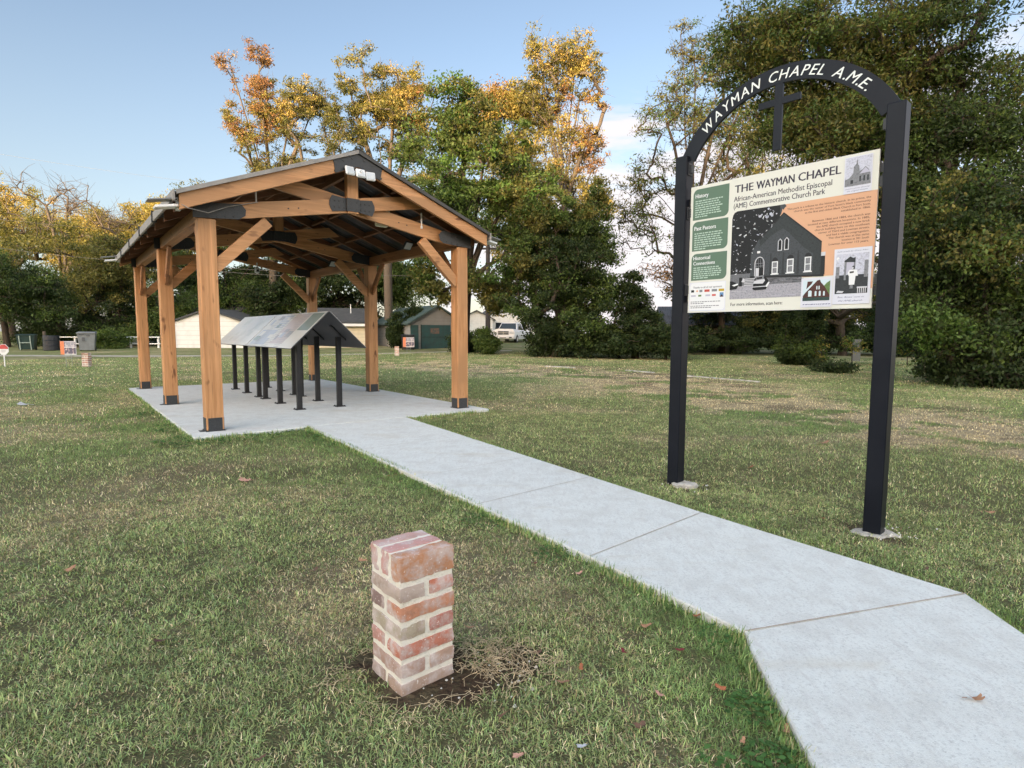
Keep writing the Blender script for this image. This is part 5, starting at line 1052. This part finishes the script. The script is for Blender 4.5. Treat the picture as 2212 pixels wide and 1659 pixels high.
def house(name, label, cat, loc, rz, w_, d_, hw, hr, wallm, roofm_, axis='y', over=.25, trim=None):
    """front wall is at local y=0 facing -y; ridge runs along axis; returns root"""
    t = thing(name, label, cat, loc, rz); m = MB()
    if axis == 'y':   # gable faces the front
        m.prism([(-w_/2, -.5), (w_/2, -.5), (w_/2, hw), (0, hw+hr), (-w_/2, hw)], 0, d_); wl = m.build('wall', wallm, t)
        m = MB(); k = hr/(w_/2); o = over
        for s in (-1, 1):
            pts = [(s*(w_/2+o), hw-k*o), (0, hw+hr), (0, hw+hr+.12), (s*(w_/2+o), hw-k*o+.12)]; m.prism(pts if s < 0 else pts[::-1], -o, d_+o)
        m.build('roof', roofm_, t)
    else:
        m.box(-w_/2, w_/2, 0, d_, -.5, hw); m.add([(-w_/2, 0, hw), (-w_/2, d_, hw), (-w_/2, d_/2, hw+hr), (w_/2, 0, hw), (w_/2, d_, hw), (w_/2, d_/2, hw+hr)], [(0, 2, 1), (3, 4, 5), (0, 3, 5, 2), (1, 2, 5, 4)]); m.build('wall', wallm, t)
        m = MB(); o = over; k = hr/(d_/2)
        for s in (0, 1):
            y0 = -o if s == 0 else d_+o; v = [(-w_/2-o, y0, hw-k*o), (w_/2+o, y0, hw-k*o), (w_/2+o, d_/2, hw+hr), (-w_/2-o, d_/2, hw+hr)]; v += [(a, b, c+.12) for a, b, c in v]
            m.add(v, [(0, 3, 2, 1), (4, 5, 6, 7), (0, 1, 5, 4), (1, 2, 6, 5), (2, 3, 7, 6), (3, 0, 4, 7)])
        m.build('roof', roofm_, t)
    return t
def part(t, name, m_, fn): m = MB(); fn(m); return m.build(name, m_, t)
cream_s = siding('siding_white', (.62, .62, .60), (.34, .33, .29), .32); white_s = siding('siding_bright', (.74, .74, .72), (.5, .5, .5), .2); grey_s = siding('siding_grey', (.24, .235, .225), (.16, .16, .15), .22); cream2 = siding('siding_cream', (.60, .53, .38), (.36, .31, .22), .26)
trimw = mat('trim_white', (.7, .7, .68), .5); dgreen = mat('door_green', (.022, .075, .075), .6, (3, (.03, .05, .05), .4, .7)); darkg = mat('window_dark', (.02, .025, .03), .1)
# white shed
x, y, z = P(452, 750, 40); t = house('white_shed', 'low white lap sided shed behind the pavilion posts', 'shed', (x, y, .1), R(0), 4.7, 5, 2.02-.1, .80, cream_s, roofs, over=.18)
part(t, 'corner_trim', trimw, lambda m: (m.box(-2.36, -2.24, -.03, 0, -.2, 1.9), m.box(2.24, 2.36, -.03, 0, -.2, 1.9)))
# white slat fence and boarding at the left of the shed
x, y, z = P(345, 745, 41); t = house('white_house', 'white house mostly hidden by the dark evergreens left of the pavilion', 'house', (x-.5, y+4, .25), R(-6), 9, 6, 2.6, 1.2, white_s, roofs, 'x')
part(t, 'window', darkg, lambda m: (m.box(-3.0, -2.0, -.04, 0, 1.0, 2.1), m.box(1.2, 2.2, -.04, 0, 1.0, 2.1)))
# cream garage with hip-like dark roof
x, y, z = P(748, 750, 41); t = house('cream_garage', 'cream sided garage with dark roof between the panels and the middle post', 'garage', (x-.6, y, .15), R(14), 3.9, 4.5, 1.9, .95, cream2, roofs, 'x', over=.3)
part(t, 'eave_board', trimw, lambda m: m.box(-2.2, 2.2, -.33, -.301, 1.60, 1.78)); part(t, 'vent_pipe', trimw, lambda m: m.tube([(.9, 1.3, 2.2), (.9, 1.3, 3.2)], .04, 6))
x, y, z = P(735, 740, 49); t = house('dark_roof_house', 'house with a broad dark roof behind the cream garage', 'house', (x, y, .4), R(20), 6.5, 6, 2.3, 1.9, cream2, roofs, 'y', over=.4)
# grey garage with green door
x, y, z = P(945, 748, 40.5); t = house('grey_garage', 'grey sided garage with a green shingle roof and a wide dark green door', 'garage', (x, y, .13), R(34), 4.1, 6.6, 1.85, 1.15, grey_s, roofg, 'y', over=.22)
dr = part(t, 'garage_door', dgreen, lambda m: (m.box(-1.25, 1.0, -.05, 0, -.1, 1.72, 0, None, .01)))
m = MB(); m.box(-1.25, 1.0, -.065, -.051, .86, .90); m.box(-1.3, -1.22, -.066, -.05, -.1, 1.74); m.build('door_rail', mat('rail_dark', (.012, .03, .03), .6), dr)
m = MB(); m.box(-.55, .12, -.058, -.052, 1.12, 1.5); m.build('faded_patch', mat('faded_paint', (.16, .10, .08), .8, (9, (.05, .09, .09), .45, .62)), dr)
part(t, 'side_window', darkg, lambda m: m.box(-2.09, -2.051, 3.3, 4.3, .7, 1.5)); part(t, 'green_panel', dgreen, lambda m: m.box(-2.03, -1.45, -.03, 0, -.1, 1.7))
# white gabled house and its neighbour behind the pickup
x, y, z = P(1030, 735, 66); t = house('white_house', 'small white gabled house front glimpsed left of the utility pole', 'house', (x, y, 1.0), R(0), 3.6, 7, 1.9, .9, white_s, roofs)
x, y, z = P(1095, 735, 70); t = house('white_house', 'white house with a dark roof and porch behind the pickup truck', 'house', (x+.8, y, 1.1), R(14), 6.5, 8, 2.1, 2.3, white_s, roofs)
part(t, 'porch_post', trimw, lambda m: (m.box(-1.5, -1.35, -1.3, -1.15, 0, 1.5), m.box(.4, .55, -1.3, -1.15, 0, 1.5))); part(t, 'porch_opening', darkg, lambda m: m.box(-2.2, 1.5, -.04, 0, 0, 1.45))
x, y, z = P(1650, 720, 58); t = house('yellow_house', 'sunlit yellow gabled house between the cone shaped tree and the far sign post', 'house', (x-.6, y, 2.0), R(-12), 4.4, 7, 1.6, 1.7, mat('yellow_wall', (.68, .50, .26), .7), mat('roof_tan', (.35, .26, .18), .9), over=.2)
part(t, 'chimney', mat('chimney_tan', (.5, .34, .2), .9), lambda m: m.box(-.5, -.1, 1.5, 1.9, 2.4, 3.9))
# old barn with metal roof
x, y, z = P(1525, 755, 37); t = house('old_barn', 'weathered grey barn with a rusty streaked metal roof behind the gateway sign', 'barn', (x, y, .12), R(-6), 5.2, 4.2, 1.75, 1.15, mat('barn_boards', (.06, .055, .045), .9, (5, (.12, .11, .09), .45, .7, 5, (4, 4, .5))), mat('barn_roof', (.13, .14, .16), .6, (3, (.05, .045, .04), .42, .62, 6, (6, .6, .6))), 'x', over=.2)
part(t, 'door_board', mat('grey_board', (.17, .16, .14), .9), lambda m: (m.box(1.2, 1.45, -.06, 0, -.1, 1.2), m.box(.1, .3, -.05, 0, -.1, 1.25)))
x, y, z = P(1560, 755, 29); m = MB(); m.box(-.2, .2, -.05, .05, -.3, 1.1); o = m.build('standing_board', MATS['grey_board']); o.location = (P(1845, 750, 28).x*0+P(1850, 750, 29.5).x, 29.5, -.05); tag(o, 'weathered grey plank panel standing in the hedge behind the gateway sign', 'board')
x, y, z = P(1800, 745, 50); t = house('green_roof_house', 'green roofed house with cream gable and dark red chimney seen below the printed board', 'house', (x+.2, y, .9), R(35), 4.0, 7, .9, 1.1, mat('cream_wall', (.55, .47, .38), .8), roofg, 'y', over=.15)
part(t, 'chimney', mat('chimney_red', (.22, .02, .025), .8), lambda m: m.box(.3, .8, -.35, -.02, -.5, 2.0))
# =================================================================== FENCE, POLES, WIRES
t = thing('rail_fence', 'low white rail fence behind the bins at the left', 'fence', (0, 0, 0)); a = P(92, 728, 39.5); b = P(345, 724, 39.5)
part(t, 'rail', trimw, lambda m: (m.beam((a.x, 39.5, a.z), (b.x, 39.5, a.z+.02), .05, .07), m.beam((a.x+1.5, 39.55, a.z-.45), (b.x, 39.55, a.z-.43), .05, .07)))
for i in range(5): xx = a.x+.2+i*(b.x-a.x-.4)/4; part(t, 'fence_post', trimw, lambda m: m.box(xx-.05, xx+.05, 39.6, 39.7, .0, a.z+.06))
p = P(97, 745, 37.5); m = MB(); m.tube([(0, 0, -.3), (0, 0, 1.18)], .085, 9); o = m.build('wooden_post', bark_pale); o.location = (p.x, p.y, .14); tag(o, 'short tan wooden post beside the green bin', 'post')
pw = mat('pole_wood', (.05, .045, .045), .9)
p = P(1054, 730, 44); t = thing('utility_pole', 'dark utility pole beside the white pickup truck', 'pole', (p.x, p.y, .35)); part(t, 'pole', pw, lambda m: m.tube([(0, 0, -.5), (0, 0, 4), (0, 0, 8.0)], [.20, .18, .15], 10)); part(t, 'crossarm', pw, lambda m: m.box(-.9, .9, -.06, .06, 7.2, 7.34))
wm = mat('wire', (.10, .095, .09), .6)
def wire(label, pts, r):
    Q = []
    for i in range(len(pts)-1):
        for k in range(8):
            t_ = k/8; a_, b_ = Vector(pts[i]), Vector(pts[i+1]); q = a_.lerp(b_, t_); q.z -= .25*math.sin(3.14*t_)*((b_-a_).length/40); Q.append(q)
    Q.append(Vector(pts[-1])); m = MB(); m.tube(Q, r, 4); tag(m.build('overhead_wire', wm), label, 'wire', 'overhead wires')
wire('thin high wire crossing the open sky at the upper left', [P(-300, 300, 55), P(0, 333, 55), P(500, 403, 55)], .010)
wire('middle wire crossing in front of the golden trees at the left', [P(-300, 500, 38), P(0, 536, 38), P(240, 562, 38), P(420, 582, 38), P(700, 600, 38)], .014)
wire('upper wire crossing the golden trees beside the roof corner', [P(-300, 440, 44), P(0, 474, 44), P(370, 504, 44)], .010)
wire('wire seen through the pavilion between its back posts', [P(480, 578, 42), P(620, 586, 42), P(880, 596, 42), P(1060, 604, 42)], .014)
# =================================================================== SMALL THINGS ON THE LAWN AND ALLEY
def bin_(name, label, u, v, Y, w_, h_, col, wheels=True, grp=None):
    p = P(u, v, Y); t = thing(name, label, 'bin', (p.x, p.y, gz(p.x, p.y)), R(30 if u < 500 else 8), grp); mm = mat('bin_'+name+str(round(col[0], 3)), col, .5, (4, tuple(c*.75 for c in col), .4, .7))
    m = MB(); a, b = w_/2*.80, w_/2; v_ = [(-a, -a*.9, .06), (a, -a*.9, .06), (a, a*.9, .06), (-a, a*.9, .06), (-b, -b*.95, h_*.92), (b, -b*.95, h_*.92), (b, b, h_*.92), (-b, b, h_*.92)]
    m.add(v_, [(0, 3, 2, 1), (0, 1, 5, 4), (1, 2, 6, 5), (2, 3, 7, 6), (3, 0, 4, 7), (4, 5, 6, 7)]); m.box(-b-.02, b+.02, -b-.02, b+.02, h_*.88, h_*.925, ch=.008); m.build('body', mm, t)
    m = MB(); m.add([(-b-.04, -b-.05, h_*.93), (b+.04, -b-.05, h_*.93), (b+.04, b+.03, h_*.95), (-b-.04, b+.03, h_*.95), (-b, -b, h_*.96), (b, -b, h_*.96), (b, b, h_), (-b, b, h_)], [(0, 3, 2, 1), (4, 5, 6, 7), (0, 1, 5, 4), (1, 2, 6, 5), (2, 3, 7, 6), (3, 0, 4, 7)]); m.build('lid', mm, t)
    m = MB()
    for s in (-1, 1): m.tube([(s*(a-.02), a*.8, .12), (s*(a+.05), a*.8, .12)], .12, 12)
    m.build('wheel', cable, t)
    return t, a, b
t, a, b = bin_('wheeled_bin', 'dark green wide bin with a pale metal frame on its front, leftmost of the bins', 60, 762, 36.5, .92, 1.02, (.02, .045, .04))
part(t, 'frame', mat('frame_pale', (.30, .36, .32), .6), lambda m: [m.beam((-.27, -.40, .02), (-.30, -.52, .92), .05, .04), m.beam((.27, -.40, .02), (.24, -.52, .92), .05, .04), m.beam((-.28, -.46, .48), (.26, -.46, .48), .04, .05)])
t, a, b = bin_('wheeled_bin', 'light grey wheeled bin, rightmost of the row at the left of the alley', 190, 762, 36.0, .92, 1.2, (.20, .215, .225))
part(t, 'front_recess', mat('bin_dark_recess', (.08, .085, .09), .6), lambda m: (m.box(-.22, -.08, -.45, -.41, .62, .84), m.box(-.34, -.1, -.475, -.44, 1.0, 1.05), m.box(.02, .2, -.475, -.44, .93, .98)))
t, a, b = bin_('wheeled_bin', 'black wheeled bin behind the yard sign in front of the grey garage', 881, 750, 38.5, .85, 1.02, (.012, .013, .015))
p = P(112, 760, 36.3); m = MB(); m.tube([(0, 0, .0), (0, 0, .05), (0, 0, .3), (0, 0, .32), (0, 0, .34), (0, 0, .62), (0, 0, .64), (0, 0, .66), (0, 0, .92), (0, 0, .95)], [.40, .43, .43, .455, .43, .43, .455, .43, .43, .40], 22); o = m.build('barrel', mat('barrel_black', (.022, .024, .03), .4)); o.location = (p.x, p.y, .1); tag(o, 'black plastic barrel between the green bin and the yard sign', 'barrel')
p = P(137, 760, 37.5); 
def yard_sign(label, u, vb, vbot, vtop, u0, u1, rz):
    gx_, gy_ = G((u0+u1)/2, vb); Y = gy_; s = Y/F2212; w_ = (u1-u0)*s; z0 = P(u, vbot, Y).z+.05; z1 = P(u, vtop, Y).z+.05
    t = thing('yard_sign', label, 'sign', (gx_, gy_, gz(gx_, gy_)), rz, 'yard signs on wire legs')
    part(t, 'sign_board', mat('coroplast', (.62, .60, .62), .5), lambda m: m.box(-w_/2, w_/2, -.004, .004, z0, z1)); h = z1-z0
    part(t, 'orange_strip', mat('print_orange_bright', (.65, .20, .09), .5), lambda m: m.box(-w_/2+.003, -w_/4, -.007, -.005, z0+.003, z1-.003))
    part(t, 'printed_photo', mat('print_photo_dark', (.10, .09, .13), .5, (7, (.5, .4, .4), .52, .6, 3)), lambda m: (m.box(-w_/4+.005, w_/2-.01, -.007, -.005, z0+h*.58, z1-.02), m.box(-w_/4+.005, w_/2-.01, -.007, -.005, z0+h*.06, z0+h*.52)))
    m = MB()
    for i in range(7):
        zz = z1-.05-i*.03; 
        if zz > z0+h*.6: m.box(-w_/4+.03, w_/2-.03-.03*(i % 2), -.009, -.0075, zz, zz+.012)
    m.build('print_lines', mat('print_pale', (.6, .55, .6), .5), t)
    part(t, 'wire_leg', mat('galvanised_wire', (.42, .45, .42), .5, metal=.5), lambda m: [m.tube([(s_*.11, 0, -.05), (s_*.11, 0, z0+.1)], .006, 5) for s_ in (-1, 1)]+[m.tube([(-.11, 0, zz), (.11, 0, zz)], .005, 5) for zz in (z0-.04, z0-.14)])
yard_sign('orange and white printed yard sign in front of the row of bins', 150, 793, 766, 737, 133, 167, R(0))
yard_sign('orange and white printed yard sign in front of the black bin by the grey garage', 883, 766, 755, 734, 871, 895, R(4))
gx_, gy_ = G(10, 792); t = thing('octagonal_sign', 'small red and white octagonal sign on a stake at the left edge', 'sign', (gx_, gy_, -.05), 0); s = gy_/F2212
zc_ = P(10, 755, gy_).z+.05; r_ = 12.3*s; oc = [(r_*math.cos(R(22.5+45*i)), zc_+r_*math.sin(R(22.5+45*i))) for i in range(8)]
part(t, 'plate', mat('sign_white', (.66, .66, .66), .5), lambda m: m.prism(oc[::-1], -.004, .004)); top = [(r_*.93*math.cos(R(a_)), zc_+r_*.93*math.sin(R(a_))) for a_ in (22.5, 67.5, 112.5, 157.5)]; part(t, 'red_band', mat('sign_red', (.42, .05, .05), .5), lambda m: m.prism([(r_*.86, zc_+.02), (r_*.86, zc_+.05)]+top+[(-r_*.86, zc_+.02)], -.0075, -.0055))
m = MB(); 
for i, (w_, z_) in enumerate(((.18, -.03), (.22, -.065), (.14, -.10))): m.box(-w_/2, w_/2, -.0075, -.0055, zc_+z_, zc_+z_+.014)
m.build('faint_lines', mat('sign_grey_lines', (.30, .30, .33), .5), t); part(t, 'stake', trimw, lambda m: m.box(-.018, .018, .0045, .025, -.15, zc_))
# far car glimpsed at the left edge and the pickup truck
truckw = mat('truck_paint', (.70, .70, .71), .28, spec=.6); glassd = mat('truck_glass', (.035, .045, .05), .06, spec=.8); rub = mat('rubber', (.015, .015, .015), .8); chrome = mat('grille_chrome', (.6, .6, .6), .25, metal=.6)
def pickup(loc, rz, label):
    t = thing('pickup_truck', label, 'truck', loc, rz)
    # front faces -y ; length along +y
    m = MB(); pr = [(-.95, .35), (.95, .35), (1.0, .55), (1.0, .98), (.93, 1.08), (-.93, 1.08), (-1.0, .98), (-1.0, .55)]; m.prism(pr, .05, 5.4)
    hood = [(-.90, 1.06), (.90, 1.06), (.84, 1.18), (.5, 1.24), (-.5, 1.24), (-.84, 1.18)]; m.prism(hood, .12, 1.5); m.build('body', truckw, t)
    m = MB(); v = [(-.90, 1.15, 1.08), (.90, 1.15, 1.08), (.90, 3.5, 1.08), (-.90, 3.5, 1.08), (-.70, 1.85, 1.78), (.70, 1.85, 1.78), (.72, 3.15, 1.80), (-.72, 3.15, 1.80)]; m.add(v, [(0, 3, 2, 1), (4, 5, 6, 7), (0, 1, 5, 4), (1, 2, 6, 5), (2, 3, 7, 6), (3, 0, 4, 7)]); m.box(-.73, .73, 1.9, 3.1, 1.79, 1.84, ch=.02); m.build('cab', truckw, t)
    m = MB(); m.add([(-.80, 1.215, 1.16), (.80, 1.215, 1.16), (.66, 1.79, 1.73), (-.66, 1.79, 1.73)], [(0, 1, 2, 3)]); 
    for s in (-1, 1): m.add([(s*.905, 1.5, 1.16), (s*.905, 3.3, 1.16), (s*.745, 3.0, 1.70), (s*.735, 1.98, 1.70)], [(0, 1, 2, 3)] if s > 0 else [(0, 3, 2, 1)])
    m.build('window', glassd, t)
    m = MB(); m.box(-.50, .50, -.0, .06, .72, 1.06, ch=.02); g_ = m.build('grille', chrome, t); m = MB(); m.box(-.44, -.03, -.012, -.001, .92, 1.02); m.box(.03, .44, -.012, -.001, .92, 1.02); m.box(-.44, -.03, -.012, -.001, .76, .86); m.box(.03, .44, -.012, -.001, .76, .86); m.build('grille_opening', glassd, g_)
    for s in (-1, 1): m = MB(); m.box(min(s*.56, s*.92), max(s*.56, s*.92), .0, .06, .80, 1.0, ch=.02); m.build('headlight', lens, t)
    m = MB(); m.box(-1.0, 1.0, -.12, .05, .38, .64, ch=.04); m.box(-.35, .35, -.13, -.121, .43, .52, 0); m.build('bumper', truckw, t); m = MB(); m.box(-.3, .3, -.142, -.131, .44, .50); m.box(-.8, -.55, -.128, -.121, .44, .54); m.box(.55, .8, -.128, -.121, .44, .54); m.build('bumper_opening', glassd, t)
    for s in (-1, 1):
        for y_ in (.95, 4.2): m = MB(); m.tube([(s*.78, y_, .36), (s*1.01, y_, .36)], .37, 20); wh = m.build('wheel', rub, t); m = MB(); m.tube([(s*1.0, y_, .36), (s*1.02, y_, .36)], .2, 14); m.build('rim', chrome, wh)
    for s in (-1, 1): m = MB(); m.box(min(s*.95, s*1.2), max(s*.95, s*1.2), 1.5, 1.58, 1.15, 1.38, ch=.02); m.build('mirror', glassd, t)
    return t
p = P(1087, 742, 50); pickup((p.x, p.y, gz(0, 50)-.03), R(-16), 'white pickup truck parked beyond the shrub and utility pole')
# fallen leaves
LC = dict(tan=(.42, .22, .12), pink=(.50, .27, .20), red=(.20, .025, .03), rust=(.36, .12, .05), brown=(.17, .09, .055), grey=(.50, .50, .53), dark=(.13, .05, .04))
def leaf(u, v, size, c, rz, label, z=-.028, curl=.35):
    x, y = G(u, v, z); m = MB(); n = 18; out = []
    rs = random.Random(int(u*7+v))
    for k in range(n):
        a = 2*math.pi*k/n; r = size*.5*(.62+.38*abs(math.cos(a*1.5))+rs.uniform(-.08, .08))*(1.0 if abs(math.sin(a)) < .8 else .72)
        px, py = r*math.cos(a)*1.15, r*math.sin(a)*.8; out.append((px, py, curl*size*((px/size)**2*1.6+.9*(py/size)**2)+rs.uniform(-.03, .05)*size))
    m.add(out+[(0, 0, 0)], [(k, (k+1) % n, n) for k in range(n)]); m.tube([(size*.5, 0, .1*size), (size*.85, .1*size, .14*size)], size*.02, 4)
    o = m.build('fallen_leaf', mat('leaf_'+c, LC[c], .7, (60, tuple(q*.6 for q in LC[c]), .45, .7)), smooth=True); o.location = (x, y, z); o.rotation_euler = (rs.uniform(-.3, .3), rs.uniform(-.3, .3), R(rz)); tag(o, label, 'leaf', 'fallen leaves'); return o
for a_ in ((1212, 1474, .055, 'tan', 20, 'large tan leaf on the grass right of the front brick pillar'), (1255, 1442, .035, 'rust', 80, 'small rust orange leaf just above the large tan leaf'), (1347, 1408, .04, 'red', 95, 'dark red leaf in the grass midway between pillar and walkway bend'), (1467, 1404, .04, 'red', 10, 'crimson leaf in the grass nearest the walkway bend'), (1558, 1486, .04, 'rust', 150, 'orange brown leaf in the grass left of the lower walkway'), (1700, 1578, .05, 'tan', 60, 'pale tan curled leaf at the lower walkway edge'), (1380, 1567, .05, 'brown', 30, 'brown curled leaf low in the grass right of the pillar'), (1255, 1612, .032, 'grey', 10, 'whitish leaf near the bottom edge of the lawn'), (1118, 1632, .035, 'pink', 0, 'pink tan leaf at the bottom edge below the pillar'), (1605, 1600, .028, 'tan', 50, 'small tan leaf near the clover at the bottom right of the lawn'), (1012, 1355, .045, 'tan', 15, 'tan leaf lying on the bare soil right of the brick pillar'), (345, 1385, .06, 'dark', 20, 'reddish brown leaf alone in the lower left lawn'), (343, 1083, .07, 'pink', 110, 'pinkish leaf in the left middle of the lawn'), (528, 1037, .10, 'pink', 10, 'pinkish brown curled leaf in the lawn below the left front pavilion post'), (50, 874, .20, 'grey', 5, 'white scrap like leaf at the far left of the lawn'), (1251, 1238, .04, 'pink', 20, 'pinkish leaf right of the brick pillar top beside the walkway'), (1154, 1217, .04, 'red', 50, 'small red leaf above and right of the brick pillar top'), (680, 1232, .05, 'brown', 80, 'brown leaf in the grass left of the brick pillar top'), (782, 1210, .05, 'tan', 5, 'tan leaf just above and left of the brick pillar'), (1776, 1120, .05, 'rust', 30, 'orange leaf in the grass beside the near sign post'), (2137, 1107, .07, 'tan', 5, 'tan leaf on the grass at the right edge beyond the near sign post'), (1778, 957, .12, 'tan', 10, 'tan leaf on the dry band of grass between the sign posts'), (1395, 1352, .05, 'tan', 15, 'tan leaf in the grass left of the walkway bend'), (1160, 1410, .04, 'brown', 40, 'brown leaf at the right end of the dug soil')):
    leaf(*a_)
for a_ in ((1010, 1010, .06, 'tan', 40, 'tan leaf in the grass just left of the walkway middle'), (1505, 1330, .045, 'rust', 10, 'rust leaf touching the walkway edge left of its bend'), (560, 1640, .04, 'brown', 60, 'brown leaf at the bottom edge left of the pillar'), (1085, 1545, .035, 'brown', 20, 'brown leaf on the soil below the brick pillar'), (150, 1230, .06, 'tan', 75, 'tan leaf in the left lawn near the picture edge'), (1620, 1010, .08, 'rust', 20, 'rust leaf in the grass between the two sign posts'), (2000, 1230, .05, 'brown', 35, 'brown leaf in the grass right of the near sign post footing'), (1425, 1500, .035, 'pink', 120, 'small pink leaf low between the pillar and lower walkway')):
    leaf(*a_)
leaf(2108, 1511, .055, 'tan', 170, 'curled tan leaf lying alone on the concrete walkway', z=.002, curl=.8)
leaf(845, 1028, .07, 'rust', 10, 'rust leaf in the grass just left of the walkway near the pavilion')

# pale edging stones showing through the dry grass
for i, (u0, v0, u1, v1, lab) in enumerate(((1178, 792, 1242, 795, 'short pale kerb fragment in the grass, nearest the right front pavilion post'), (1352, 801, 1412, 806, 'pale kerb fragment in the dry grass midway to the far sign post'), (1470, 812, 1640, 826, 'long pale kerb fragment in the dry grass crossing behind the far sign post'))):
    a, b = G(u0, v0), G(u1, v1); m = MB(); m.beam((a[0], a[1], -.04), (b[0], b[1], -.04), .13, .05, ch=.01); tag(m.build('kerb_fragment', mat('kerb_stone', (.48, .45, .40), .9, (6, (.2, .18, .13), .45, .65))), lab, 'kerb', 'kerb fragments in the grass')
